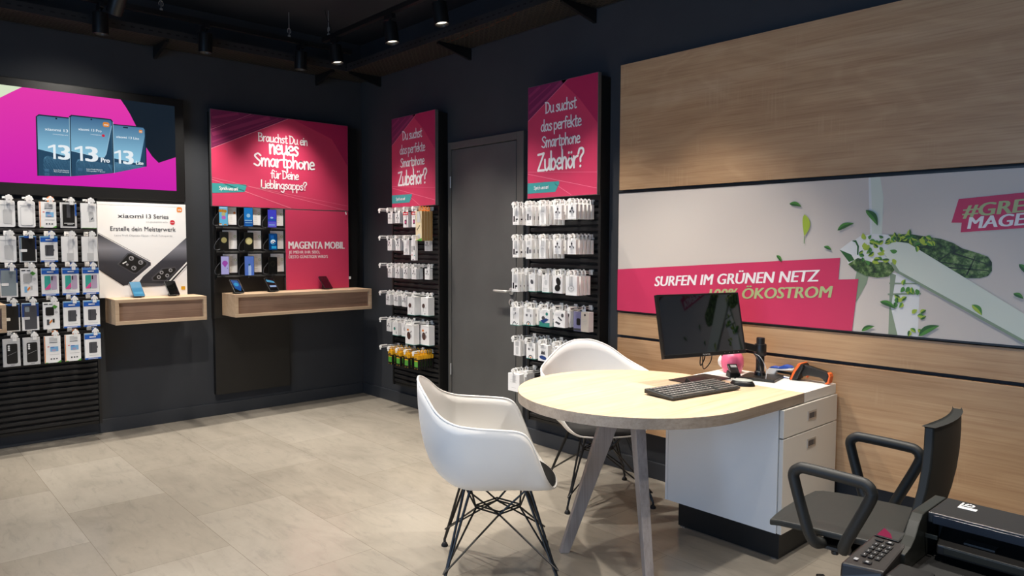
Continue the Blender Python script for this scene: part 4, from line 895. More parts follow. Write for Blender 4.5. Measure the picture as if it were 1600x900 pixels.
def wallpaper(q, kind, w, h, y):
    """w, h: screen size; centred at 0"""
    X = lambda f: (f - .5) * w
    Z = lambda f: (f - .5) * h
    R = lambda a, b_, c, d, m, k=1: q.rect(X(a), X(b_), Z(c), Z(d), y - .0003 * k, PI_[m])
    D = lambda x, z, r, m, k=2, rz=None: q.disc(X(x), Z(z), r * w, y - .0003 * k, PI_[m], (rz or r) * w)
    if kind == 'balloons': R(0, 1, 0, 1, 'p_sky'); D(.15, .78, .2, 'p_oran'); D(.42, .78, .2, 'p_oran'); D(.7, .76, .2, 'p_oran'); D(.5, .6, .24, 'p_lem', 3); D(.52, .42, .26, 'p_mag', 4, .22); D(.12, .08, .16, 'p_oran', 3, .08); D(.7, .05, .2, 'p_oran', 3, .08); R(0, .3, 0, .06, 'p_wht', 3); R(.1, .9, .93, .96, 'p_wht', 2)
    elif kind == 'seablue': R(0, 1, 0, 1, 'p_blue'); R(0, 1, 0, .35, 'p_blue2', 2); D(.5, .58, .22, 'p_ice', 2); R(.05, .9, .3, .34, 'p_ice', 3); R(.1, .95, .18, .21, 'p_ice', 3); R(.2, .8, .03, .07, 'p_blue', 3)
    elif kind == 'violet': R(0, 1, 0, 1, 'p_vio'); R(0, 1, 0, .3, 'p_vio2', 2); D(.45, .55, .18, 'p_ice', 2, .1); R(0, 1, .38, .46, 'p_blue2', 3); R(.1, .8, .12, .16, 'p_ice', 3)
    elif kind == 'planet': R(0, 1, 0, 1, 'p_dk'); D(.45, .55, .42, 'p_dk2', 2); D(.45, .55, .36, 'p_gold', 3)
    elif kind == 'planet2': R(0, 1, 0, 1, 'p_dk'); D(.48, .55, .42, 'p_gold', 2); D(.52, .52, .33, 'p_gold2', 3)
    elif kind == 'swirl': R(0, 1, 0, 1, 'p_navy'); D(.5, .5, .34, 'p_cy', 2); D(.5, .5, .3, 'p_wht', 3, .26); D(.53, .45, .2, 'p_navy', 4, .17); R(.3, .95, .42, .49, 'p_navy', 4); R(.2, .6, .7, .9, 'p_blue2', 2); R(.3, .9, .08, .24, 'p_cy', 2); D(.5, .46, .1, 'p_wht', 5)
    elif kind == 'lilacballoon': R(0, 1, 0, 1, 'p_lil'); D(.5, .62, .36, 'p_rose', 2, .33); q.flat([(X(.3), Z(.5)), (X(.7), Z(.5)), (X(.5), Z(.38))], y - .0009, PI_['p_rose']); D(.8, .34, .05, 'p_navy', 2)
    elif kind == 'lighthouse': R(0, 1, 0, 1, 'p_per'); R(.38, .7, 0, .45, 'p_pale', 2); D(.54, .48, .14, 'p_pale', 3); D(.5, .56, .12, 'p_teal', 4, .1)
    elif kind == 'dark': R(0, 1, 0, 1, 'p_dk'); D(.45, .6, .3, 'p_dk2', 2, .3); D(.45, .6, .26, 'p_dk', 3, .26)
    elif kind == 'bluewave': R(0, 1, 0, 1, 'p_dk'); q.flat([(X(.1), Z(.95)), (X(.8), Z(.9)), (X(.95), Z(.4)), (X(.7), Z(.08)), (X(.2), Z(.3))], y - .0006, PI_['p_blue2']); D(.5, .6, .25, 'p_cy', 3, .3)
    elif kind == 'stripes': R(0, 1, 0, 1, 'p_dk'); q.flat([(X(.1), Z(.9)), (X(.9), Z(.75)), (X(.95), Z(.6)), (X(.1), Z(.7))], y - .0006, PI_['p_cyan']); R(.2, .95, .28, .42, 'p_pale', 2)
    elif kind == 'skyflat': R(0, 1, 0, 1, 'p_cyan'); R(.1, .9, .15, .3, 'p_sky', 2)
    elif kind == 'darkred': R(0, 1, 0, 1, 'p_red')
def phone_mesh(q, kind, w, h):
    p = MB().rrect(-w / 2, w / 2, -h / 2, h / 2, .009, 0)
    q.prism([(a, 0, b_) for a, b_ in p], [(a, .008, b_) for a, b_ in p], 0)
PH = [('balloons', -1.371, -1.298, 1.545, 1.700), ('seablue', -1.171, -1.094, 1.542, 1.698), ('violet', -.972, -.892, 1.537, 1.689), ('planet', -1.365, -1.297, 1.350, 1.498), ('planet2', -1.169, -1.093, 1.339, 1.495), ('swirl', -.965, -.889, 1.349, 1.490), ('lilacballoon', -1.364, -1.296, 1.154, 1.304), ('lighthouse', -1.173, -1.091, 1.141, 1.303), ('dark', -.968, -.893, 1.148, 1.293)]
PN = dict(balloons='phone with orange and magenta balloons on its screen', seablue='phone with bright blue sea on its screen', violet='phone with violet evening sky on its screen', planet='phone with a dim planet on its screen', planet2='phone with a bright golden planet on its screen',
          swirl='phone with a white swirl on dark blue', lilacballoon='phone with a magenta balloon on lilac', lighthouse='phone with a white tower on blue', dark='phone with a nearly black screen on the board')
for i, (kd, u0, u1, z0, z1) in enumerate(PH):
    w, h = u1 - u0, z1 - z0; cu, cz = (u0 + u1) / 2, (z0 + z1) / 2
    t = thing('display_phone', PN[kd], 'phone', (cu, -.128, cz), 0, 'display phones on the black board')
    q = MB(); phone_mesh(q, kd, w, h); q.build('body', 'blackm', t)
    q = MB(); wallpaper(q, kd, w - .006, h - .006, -.0002); q.build('screen', PM, t)
    q = MB(); q.box(-.014, .014, .008, .0495, -.02, .02); q.build('holder', 'blackm', t)
    q = MB(); q.tube(crom([(-.01, .02, -h / 2 + .02), (-.045, .022, -h / 2 + .002), (-w / 2 - .035, .026, -h / 2 + .012), (-w / 2 - .028, .03, -h * .15), (-w / 2 + .01, .024, h * .2)], 6), .0022, 6); q.build('security_cable', 'print_dgrey', t, smooth=True)
    q = MB(); q.box(-.006, .0, .004, .012, -h / 2 - .018, -h / 2); q.build('plug', 'print_dgrey', t)
    # price card
    r, c = divmod(i, 3)
    a, b_ = [(-1.328, -1.213), (-1.122, -1.010), (-.93, -.8145)][c]; za, zb = [(1.556, 1.697), (1.361, 1.511), (1.167, 1.319)][r]
    q = MB(); q.box(0, b_ - a, -.0015, 0, 0, zb - za)
    W_ = b_ - a; H_ = zb - za
    for j, f in enumerate((.88, .8, .6, .54, .48, .42, .36, .30, .2)): q.rect(W_ * .50, W_ * (.72 if j != 2 else .66), H_ * f, H_ * f + .0016, -.0018, 1)
    q.disc(W_ * .87, H_ * .68, .010, -.0018, 2); q.disc(W_ * .87, H_ * .68, .007, -.0021, 3 if i else 2)
    o = q.build('price_card', ['card', 'cardgrey', 'orange' if i == 0 else 'leafC', 'card']); o.location = (a, -.0795, za); o.rotation_euler = (0, 0, 0)
    tag(o, 'white price card behind the ' + PN[kd].replace(' on its screen', '').replace(' on the board', ''), 'price card', 'price cards on the black board')

# ---- phones on stands on the oak shelves
for kd, x, y, lab in (('skyflat', -1.995, -.178, 'phone with pale blue screen on a stand under the poster'), ('dark', -1.752, -.178, 'black phone on a stand under the poster'), ('bluewave', -1.283, -.235, 'phone with dark blue wave on a stand by the shelf end'),
                      ('stripes', -.979, -.195, 'phone with striped screen on a stand under the phone board'), ('darkred', -.475, -.17, 'phone with dark red screen on a stand before the pink sign')):
    t = thing('stand_phone', lab, 'phone', (x, y, 1.006), 0, 'phones on stands on the oak shelves')
    q = MB(); q.prism([(-.026, -.024, 0), (.026, -.024, 0), (.026, .024, 0), (-.026, .024, 0)], [(-.018, -.018, .05), (.018, -.018, .05), (.018, .022, .055), (-.018, .022, .055)]); q.build('stand', 'blackm', t, bevel=.003)
    T = Matrix.Translation((0, -.006, .062)) @ Matrix.Rotation(rad(-50), 4, 'X')
    q = MB(); q.T = T; phone_mesh(q, kd, .078, .158); q.build('body', 'blackm', t)
    q = MB(); q.T = T; wallpaper(q, kd, .072, .152, -.0002); q.build('screen', PM, t)
    q = MB(); q.tube(crom([(.01, -.045, .02), (.022, -.03, .012), (.02, -.01, .03), (.005, .0, .05)], 5), .002, 6); q.build('cable', 'steel', t, smooth=True)

# ------------------------------------------------------------------ under the ceiling: cable trays, tracks, spotlights
def tray(label, L, loc, rz, brackets):
    """runs along local x, wall at local y = 0, room towards -y"""
    t = thing('cable_tray', label, 'cable tray', loc, rz)
    q = MB(); q.poly([(0, -.33, .004), (L, -.33, .004), (L, -.002, .004), (0, -.002, .004)]); q.build('perforated_base', 'perf', t)
    q = MB(); q.box(0, L, -.334, -.33, 0, .062); q.box(0, L, -.33, -.318, .056, .062); q.box(0, L, -.006, -.002, 0, .062)
    x = .05
    while x < L: q.box(x, x + .026, -.3345, -.334, .028, .037, 1); x += .06
    q.build('side_rail', [P('tray_rail', '#3c3b3c', .45, .5), 'seam'], t)
    for x in brackets:
        q = MB(); q.prism([(x - .012, -.002, -.001), (x - .012, -.31, -.001), (x - .012, -.31, -.02), (x - .012, -.002, -.085)], [(x + .012, -.002, -.001), (x + .012, -.31, -.001), (x + .012, -.31, -.02), (x + .012, -.002, -.085)]); q.build('bracket', 'blackm', t)
    return t
tray('perforated steel cable tray along the wall with the screen', 6.4, (-6.4, 0, 2.885), 0, [6.4 - .45, 6.4 - 1.78, 6.4 - 3.1, 6.4 - 4.4])
tray('perforated steel cable tray along the wall with the door', 8.2, (0, -.336, 2.885), RIGHT, [.0, 1.27, 2.52, 3.8, 5.1, 6.4])
q = MB(); q.tube(crom([(-.10, -8.2, 2.905), (-.16, -5, 2.90), (-.26, -3.4, 2.905), (-.31, -2.9, 2.93), (-.295, -2.6, 2.955), (-.25, -2.3, 2.905), (-.2, -1.5, 2.90)], 8), .006, 6)
tag(q.build('cable', P('orange_cable', '#b4532a', .6), smooth=True), 'orange cable lying in the tray above the door wall', 'cable')
def track(label, a, b_, wires):
    t = thing('lamp_track', label, 'lamp track', a)
    a, b_ = Vector(a), Vector(b_); d = b_ - a; e = d.normalized(); s = Vector((-e.y, e.x, 0)) * .018
    q = MB(); u = Vector((0, 0, .034))
    q.prism([-s, s, s + u, -s + u], [d - s, d + s, d + s + u, d - s + u]); q.build('rail', 'blackm', t)
    for w in wires:
        p = e * w + u
        q = MB(); q.tube([p, p + Vector((0, 0, CE - a.z - .034))], .0022, 6)
        q.tube([p + Vector((0, 0, .05)) + e * .014 * cos(k) + Vector((0, 0, .022 * sin(k))) for k in [j * .5 - .6 for j in range(10)]], .0025, 6); q.box(p.x - .008, p.x + .008, p.y - .008, p.y + .008, p.z - .004, p.z + .018); q.build('suspension_wire', 'steel', t)
    return t
TZ = 3.0
track('black lamp track running along the wall with the screen', (-.36, -.45, TZ), (-6.2, -.45, TZ), [.55, 1.5, 2.6, 3.8, 5.0])
t2 = track('black lamp track running along the wall with the door', (-.70, -.62, TZ), (-.70, -8.3, TZ), [.08, 1.2, 2.6, 4.0, 5.4, 6.8])
q = MB(); q.tube(crom([(0, -.08, .03), (.02, -.08, .1), (-.015, -.08, .17), (-.03, -.08, .229)], 6), .003, 6); q.build('feed_cable', 'blackm', t2)
track('black lamp track over the middle of the room', (-2.25, -.75, TZ), (-2.25, -8.3, TZ), [.2, 2, 4, 6])
LENS = emis('lamp_lens', '#fff1dc', 2.5)
def lamp(label, x, y, tx, ty, power=1.0, size=76, blend=.9):
    t = thing('track_spotlight', label, 'spotlight', (x, y, 2.985), 0, 'black spotlights on the ceiling tracks')
    d = Vector((tx, ty, -1)).normalized()
    R3 = d.to_track_quat('-Z', 'Y').to_matrix().to_4x4()
    o = Vector((0, 0, -.035))
    q = MB(); q.box(-.016, .016, -.05, .05, -.02, .0135); q.tube([(0, 0, -.02), (0, 0, -.045)], .008, 8); q.build('adapter', 'blackm', t, bevel=.002)
    q = MB(); q.T = Matrix.Translation(o) @ R3
    q.lathe([(.028, -.006), (.047, -.012), (.0485, -.02), (.0485, -.148), (.0455, -.150), (.0425, -.146), (.0425, -.128)], (0, 0, 0), 'z', 28); q.build('lamp_body', 'blackm', t, smooth=True)
    q = MB(); q.T = Matrix.Translation(o) @ R3; q.lathe([(.0405, -.1295), (.030, -.1305), (.01, -.132)], (0, 0, 0), 'z', 24); q.build('lens', LENS, t)
    ld = bpy.data.lights.new('spot', 'SPOT'); ld.energy = SPOT_W * power; ld.color = SPOT_C; ld.spot_size = rad(size); ld.spot_blend = blend; ld.shadow_soft_size = .035
    lo = bpy.data.objects.new('spot', ld); COL.objects.link(lo); lo.parent = t
    lo.matrix_local = Matrix.Translation(o + d * .165) @ R3
    return t
for i, (x, pw) in enumerate(((-.813, .85), (-1.559, 1), (-2.243, 1), (-2.95, 1), (-3.7, .8))):
    lamp('black spotlight, %s from the room corner on the screen wall track' % ORD[i], x, -.45, 0, .06, pw)
for i, (y, pw) in enumerate(((-.80, 1), (-1.575, 1), (-2.148, 1), (-2.85, 1), (-3.55, 1.0), (-4.25, 1.2), (-4.95, 1), (-5.7, .7))):
    lamp('black spotlight, %s from the room corner on the door wall track' % ORD[i], -.70, y, .06 if y > -4 else -.12, -.14 if y > -4 else .02, pw)
for i, (y, tx, ty, pw) in enumerate(((-.98, -.15, .75, .12), (-2.2, .1, .12, 1.25), (-3.1, .12, -.12, .9), (-4.6, -.2, 0, .55), (-5.8, -.1, .1, .7))):
    lamp('black spotlight, %s along the middle track from the screen wall' % ORD[i], -2.25, y, tx, ty, pw * 1.7, 95, .8)

# ------------------------------------------------------------------ desk
DC = Vector((-.90, -3.91)); DR = .537
t = thing('desk', 'oak desk with a round end on splayed legs beside the white drawer cabinet', 'desk', (-.90, -3.91, 0))
out = []
a0 = math.asin((-3.812 + 3.91) / DR)
n = 72; a_end = 1.5 * pi
for i in range(n + 1):
    a = a0 + (a_end - a0) * i / n; out.append((DR * cos(a), DR * sin(a)))
out += [(.20, -.541), (.40, -.543), (.524, -.543)]
q = MB(); m_ = len(out)
q.add([(x, y, .74) for x, y in out] + [(x, y, .695) for x, y in out], [tuple(range(m_))], 0)
q.f.append(tuple(range(2 * m_ - 1, m_ - 1, -1))); q.m.append(1)
for i in range(m_): q.f.append((i, m_ + i, m_ + (i + 1) % m_, (i + 1) % m_)); q.m.append(1)
o = q.build('table_top', ['oaktop', 'oakedge'], t, bevel=.0015)
for bx, by, tx, ty in ((-1.166, -3.722, -.975, -3.86), (-1.166, -4.20, -1.045, -4.03)):
    q = MB(); B = Vector((bx + .90, by + 3.91, 0)); T = Vector((tx + .90, ty + 3.91, .695)); d = (T - B); h = Vector((d.x, d.y, 0)).normalized(); s = Vector((-h.y, h.x, 0))
    def ring(c, w, k): return [c + h * w + s * k, c - h * w + s * k, c - h * w - s * k, c + h * w - s * k]
    q.prism(ring(B, .021, .018), ring(T, .046, .022)); q.build('leg', 'oakleg', t, bevel=.002)

t = thing('drawer_cabinet', 'white drawer cabinet on a black plinth under the oak desk', 'cabinet', (-.31, -4.155, 0))
T = Matrix.Translation((.31, 4.155, 0))
def cb(name, mat, boxes, par=t, bevel=.0015):
    q = MB(); q.T = T
    for b_ in boxes: q.box(*b_)
    return q.build(name, mat, par, bevel=bevel)
cb('worktop', 'whitelam', [(-.374, -.050, -4.453, -3.865, .6945, .74)])
cb('carcass', 'whitelam', [(-.573, -.052, -4.438, -3.872, .142, .693)])
cb('side_panel', 'white', [(-.578, -.5735, -4.437, -3.868, .14, .692)], bevel=.001)
cb('edge_strip', 'white', [(-.5785, -.55, -3.867, -3.852, .14, .692)], bevel=.001)
cb('plinth', 'black', [(-.515, -.07, -4.42, -3.89, .004, .141)])
for sx in (-.50, -.10):
    for sy in (-4.40, -3.92): cb('foot', 'alu', [(sx - .02, sx + .02, sy - .012, sy + .012, 0, .004)], bevel=0)
for z0, z1, hz in ((.567, .691, .632), (.142, .562, .505)):
    d = cb('drawer', 'greige', [(-.578, -.050, -4.461, -4.442, z0, z1)])
    q = MB(); q.T = T; x = -.312
    q.box(x - .042, x + .042, -4.4635, -4.461, hz - .021, hz + .021); q.build('handle_frame', 'steel', d, bevel=.001)
    q = MB(); q.T = T; q.box(x - .032, x + .032, -4.4645, -4.4637, hz - .012, hz + .012); q.build('handle_recess', 'print_dgrey', d)
    q = MB(); q.T = T; q.box(x + .012, x + .032, -4.4655, -4.4646, hz - .012, hz + .012); q.build('handle_grip', 'alu', d)

# ---- things on the desk
DZ = .7405
t = thing('keyboard', 'black computer keyboard on the oak desk before the monitor', 'keyboard', (-.742, -4.112, DZ), rad(-8))
q = MB(); q.prism([(-.222, -.085, .004), (.222, -.085, .004), (.222, -.085, .013), (-.222, -.085, .013)], [(-.222, .085, .006), (.222, .085, .006), (.222, .085, .026), (-.222, .085, .026)]); q.box(-.2, -.17, .06, .075, 0, .008); q.box(.17, .2, .06, .075, 0, .008); q.box(-.2, .2, -.08, -.07, 0, .006); q.build('case', P('keyboard_case', '#2b2c2b', .5), t, bevel=.003)
q = MB()
for r in range(6):
    y = -.068 + r * .0255; z = .0125 + (y + .085) / .17 * .0135 + .0015
    xs = [(-.21 + i * .0192, .0168) for i in range(15)] if r else [(-.21, .022), (-.185, .022), (-.16, .022), (-.135, .118), (-.014, .022), (.011, .022), (.036, .022)]
    for x, w in xs: q.box(x, x + w, y - .010, y + .010, z - .006, z + .003)
    for i in range(3 if r else 3): q.box(.086 + i * .0192, .086 + i * .0192 + .0168, y - .010, y + .010, z - .006, z + .003)
    for i in range(4): q.box(.146 + i * .0185, .146 + i * .0185 + .0162, y - .010, y + .010, z - .006, z + .003)
q.build('keys', P('keyboard_keys', '#5e5f5c', .4), t)
q = MB()
for r in range(6):
    y = -.068 + r * .0255; z = .0125 + (y + .085) / .17 * .0135 + .0047
    for i in range(15):
        if r: q.box(-.206 + i * .0192, -.201 + i * .0192, y - .002, y + .004, z - .0002, z)
q.build('key_prints', 'cardgrey', t)
t = thing('mouse_pad', 'thin black pad lying behind the keyboard', 'desk pad', (-.457, -3.962, DZ), rad(-5))
q = MB(); q.box(-.14, .14, -.08, .08, 0, .004); q.build('pad', 'black', t, bevel=.001)
t = thing('card_reader', 'small black card reader on the thin black pad', 'card reader', (-.535, -4.005, DZ + .0042), rad(-22))
q = MB(); q.prism([(-.06, -.03, 0), (.06, -.03, 0), (.06, -.03, .01), (-.06, -.03, .01)], [(-.06, .03, 0), (.06, .03, 0), (.055, .025, .02), (-.055, .025, .02)]); q.build('body', 'blackm', t, bevel=.003)
q = MB(); q.box(-.018, .028, -.031, -.0302, .003, .008); q.build('badge', 'cardgrey', t)
t = thing('computer_mouse', 'black computer mouse with grey top beside the keyboard', 'mouse', (-.432, -4.178, DZ), rad(20))
def dome(q, rx, ry, h, z0, n=20, k=6, m=0, flat=1.0):
    vs = [(0, 0, z0 + h)]; fs = []
    for i in range(1, k + 1):
        a = pi / 2 * i / k
        for j in range(n):
            b_ = 2 * pi * j / n; vs.append((rx * sin(a) ** flat * cos(b_), ry * sin(a) ** flat * sin(b_), z0 + h * cos(a)))
    for j in range(n): fs.append((0, 1 + j, 1 + (j + 1) % n))
    for i in range(k - 1):
        for j in range(n): fs.append((1 + i * n + j, 1 + (i + 1) * n + j, 1 + (i + 1) * n + (j + 1) % n, 1 + i * n + (j + 1) % n))
    fs.append(tuple(1 + (k - 1) * n + j for j in range(n))[::-1])
    q.add(vs, fs, m)
q = MB(); dome(q, .034, .058, .030, 0, flat=.7); q.build('body', 'blackm', t, smooth=True)
q = MB(); dome(q, .026, .050, .0085, .0235, flat=.8); q.build('top_shell', P('mouse_grey', '#a4a79f', .4), t, smooth=True)
q = MB(); q.lathe([(.004, -.003), (.0055, 0), (.004, .003)], (0, .034, .030), 'x', 12); q.build('wheel', 'blackm', t)
# monitor on its arm
mc = Vector((-.52, -4.01, 1.0215)); ma, mt = -.305, .223
mn = Vector((sin(ma) * cos(mt), -cos(ma) * cos(mt), sin(mt))); me_ = Vector((cos(ma), sin(ma), 0)); mv = me_.cross(-mn) * -1
mv = mn.cross(me_); mv = mv if mv.z > 0 else -mv
t = thing('monitor', 'black computer monitor on a pole arm over the oak desk', 'monitor', (-.195, -4.148, DZ))
MT = Matrix((me_, -mn, mv)).transposed().to_4x4(); MT.translation = mc - Vector((-.195, -4.148, DZ))
w, h = .49, .302
q = MB(); q.T = MT; q.box(-w / 2, w / 2, 0, .022, -h / 2, h / 2); q.box(-w / 2, w / 2, -.003, 0, -h / 2, -h / 2 + .018); q.box(-w / 2, -w / 2 + .008, -.003, 0, -h / 2 + .018, h / 2); q.box(w / 2 - .008, w / 2, -.003, 0, -h / 2 + .018, h / 2); q.box(-w / 2 + .008, w / 2 - .008, -.003, 0, h / 2 - .008, h / 2); q.box(-.14, .14, .022, .045, -.1, .09)
c_ = q.build('screen_case', 'blackm', t, bevel=.0015)
q = MB(); q.T = MT; q.text('iiyama', -.022, .022, -h / 2 + .006, .007, -.0035, 0, 0.0)
for i in range(4): q.rect(.11 + i * .028, .113 + i * .028, -h / 2 + .008, -h / 2 + .010, -.0035)
q.build('badge', 'cardgrey', c_)
ms = P('monitor_glass', '#050505', .04); ms.node_tree.nodes['Principled BSDF'].inputs['IOR'].default_value = 2.0; q = MB(); q.T = MT; q.rect(-w / 2 + .008, w / 2 - .008, -h / 2 + .018, h / 2 - .008, -.0012); q.build('screen', ms, t)
q = MB(); q.T = Matrix.Rotation(rad(12), 4, 'Z'); q.box(-.09, .075, -.085, .085, 0, .014); q.build('base_plate', P('dark_steel', '#2b2a28', .45, .3), t, bevel=.003)
q = MB(); px_, py_ = .012, .018; q.lathe([(.028, .012), (.026, .03), (.0205, .035), (.0205, .198), (.018, .202)], (px_, py_, 0), 'z', 20); q.lathe([(.027, .112), (.029, .116), (.029, .166), (.027, .17)], (px_, py_, 0), 'z', 20); q.build('pole', 'blackm', t, smooth=True)
A = Vector((px_, py_, .142)); e_ = mc - mn * .05 - Vector((-.195, -4.148, DZ)); mid = Vector((-.17, .17, .20))
q = MB()
for a, b_ in ((A, mid), (mid, e_)):
    d = (b_ - a); s = d.cross(Vector((0, 0, 1))).normalized() * .013; u = Vector((0, 0, .017))
    q.prism([a - s - u, a + s - u, a + s + u, a - s + u], [b_ - s - u, b_ + s - u, b_ + s + u, b_ - s + u])
q.lathe([(.02, -.03), (.02, .03)], tuple(mid), 'z', 16); q.build('arm', 'blackm', t, bevel=.003)
q = MB(); q.tube(crom([(-.03, .03, .125), (-.055, -.0, .11), (-.06, -.02, .07), (-.075, -.035, .045), (-.07, -.045, .012)], 8), .0036, 8); q.build('cable', 'blackm', t, smooth=True)
q = MB(); q.tube(crom([(-.03, .03, .125), (-.045, -.01, .115), (-.035, -.03, .08), (-.05, -.05, .045), (-.075, -.06, .004)], 8), .0019, 8); q.build('grey_cable', 'print_grey', t, smooth=True)
q = MB(); q.tube(crom([(-.36, .12, .15), (-.35, .13, .10), (-.325, .14, .085), (-.30, .14, .11), (-.29, .14, .14)], 8), .003, 8); q.tube(crom([(-.345, .12, .14), (-.325, .13, .075), (-.30, .13, .07), (-.275, .12, .10), (-.262, .12, .14)], 8), .0025, 8); q.build('hanging_cable', 'blackm', t, smooth=True)
t = thing('phone_dock', 'small black dock with a pale screen on the white worktop', 'dock', (-.262, -4.03, DZ), rad(-40))
q = MB(); q.prism([(-.03, -.03, 0), (.03, -.03, 0), (.03, .03, 0), (-.03, .03, 0)], [(-.026, -.026, .022), (.026, -.026, .022), (.026, .026, .03), (-.026, .026, .03)]); q.build('base', 'blackm', t, bevel=.003)
q = MB(); q.prism([(-.024, -.026, .022), (.024, -.026, .022), (.024, -.014, .018), (-.024, -.014, .018)], [(-.024, .026, .062), (.024, .026, .062), (.024, .034, .054), (-.024, .034, .054)]); q.build('cradle', 'blackm', t, bevel=.002)
q = MB(); q.poly([(-.012, -.0245 + .03, .0475), (.018, -.0245 + .03, .0475), (.018, .018, .0575), (-.012, .018, .0575)]); q.build('display', 'cardgrey', t)
t = thing('money_box', 'pink rounded money box with white face behind the monitor', 'money box', (-.155, -3.96, DZ), rad(-20))
q = MB(); prof = [(.030, 0), (.046, .004), (.054, .03), (.058, .055), (.054, .082), (.044, .1), (.026, .112), (.004, .116)]; q.lathe(prof, (0, 0, 0), 'z', 28); q.build('body', P('pink_ceramic', '#e76a8d', .3), t, smooth=True)
q = MB(); q.lathe([(.004, .030), (.026, .028), (.036, .018), (.038, .004), (.03, -.004)], (0, .055, .05), 'y', 24); q.build('white_face', 'white', t, smooth=True)
q = MB(); q.lathe([(.006, 0), (.006, .006)], (-.046, .028, .088), 'x', 12); q.build('eye', 'blackm', t)
t = thing('adapter_plug', 'white plug leaning on the monitor base plate', 'plug', (-.262, -4.158, DZ), rad(25))
q = MB(); q.T = Matrix.Translation((0, 0, .004)) @ Matrix.Rotation(rad(-50), 4, 'X'); q.box(-.006, .006, -.006, .045, 0, .007); q.build('housing', 'white', t, bevel=.001)
t = thing('stapler', 'white and blue stapler on the white worktop', 'stapler', (-.085, -4.19, DZ))
def side(pts, x0, x1, dy=4.19, dz=DZ): return [(x0, y + dy, z - dz) for y, z in pts], [(x1, y + dy, z - dz) for y, z in pts]
def sp(name, mat, pts, x0, x1, par, bevel=.003, dy=4.19):
    q = MB(); q.prism(*side(pts, x0, x1, dy)); return q.build(name, mat, par, bevel=bevel)
sp('top_arm', 'white', [(-4.121, .752), (-4.128, .773), (-4.143, .785), (-4.18, .789), (-4.215, .801), (-4.250, .794), (-4.258, .783), (-4.178, .773), (-4.165, .753)], -.02, .02, t)
sp('grip', P('stapler_blue', '#2e4fa5', .45), [(-4.133, .782), (-4.15, .791), (-4.185, .790), (-4.215, .806), (-4.240, .803), (-4.252, .796), (-4.235, .789), (-4.205, .784), (-4.19, .783)], -.021, .021, t)
sp('base', 'white', [(-4.118, .7525), (-4.165, .7525), (-4.262, .747), (-4.262, .7415), (-4.118, .7415)], -.02, .02, t, .001)
sp('base_stripe', _mats['stapler_blue'], [(-4.15, .750), (-4.20, .748), (-4.24, .743), (-4.20, .742)], -.0212, -.0203, t, 0)
sp('magazine', 'blackm', [(-4.178, .773), (-4.248, .769), (-4.248, .759), (-4.178, .762)], -.012, .012, t, .001)
t = thing('barcode_scanner', 'black and orange hand scanner on the white worktop corner', 'scanner', (-.095, -4.34, DZ))
OR = P('scanner_orange', '#ee6b2c', .4)
sp('head', 'blackm', [(-4.253, .7415), (-4.256, .752), (-4.276, .795), (-4.297, .822), (-4.308, .828), (-4.322, .824), (-4.326, .815), (-4.308, .775), (-4.296, .748), (-4.285, .7415)], -.034, .034, t, .006, 4.34)
sp('orange_band', OR, [(-4.257, .7412), (-4.270, .7412), (-4.288, .782), (-4.318, .829), (-4.310, .8315), (-4.298, .826), (-4.276, .788)], -.0355, .0355, t, .004, 4.34)
sp('handle', 'blackm', [(-4.300, .80), (-4.322, .822), (-4.40, .806), (-4.436, .797), (-4.444, .785), (-4.436, .748), (-4.424, .747), (-4.412, .762), (-4.395, .768), (-4.338, .770), (-4.312, .760)], -.016, .016, t, .006, 4.34)
sp('orange_end', OR, [(-4.436, .798), (-4.447, .794), (-4.452, .780), (-4.446, .746), (-4.434, .7412), (-4.424, .744), (-4.436, .752), (-4.443, .782)], -.0175, .0175, t, .003, 4.34)
sp('trigger', OR, [(-4.310, .763), (-4.326, .772), (-4.340, .768), (-4.334, .757), (-4.325, .766)], -.008, .008, t, .001, 4.34)

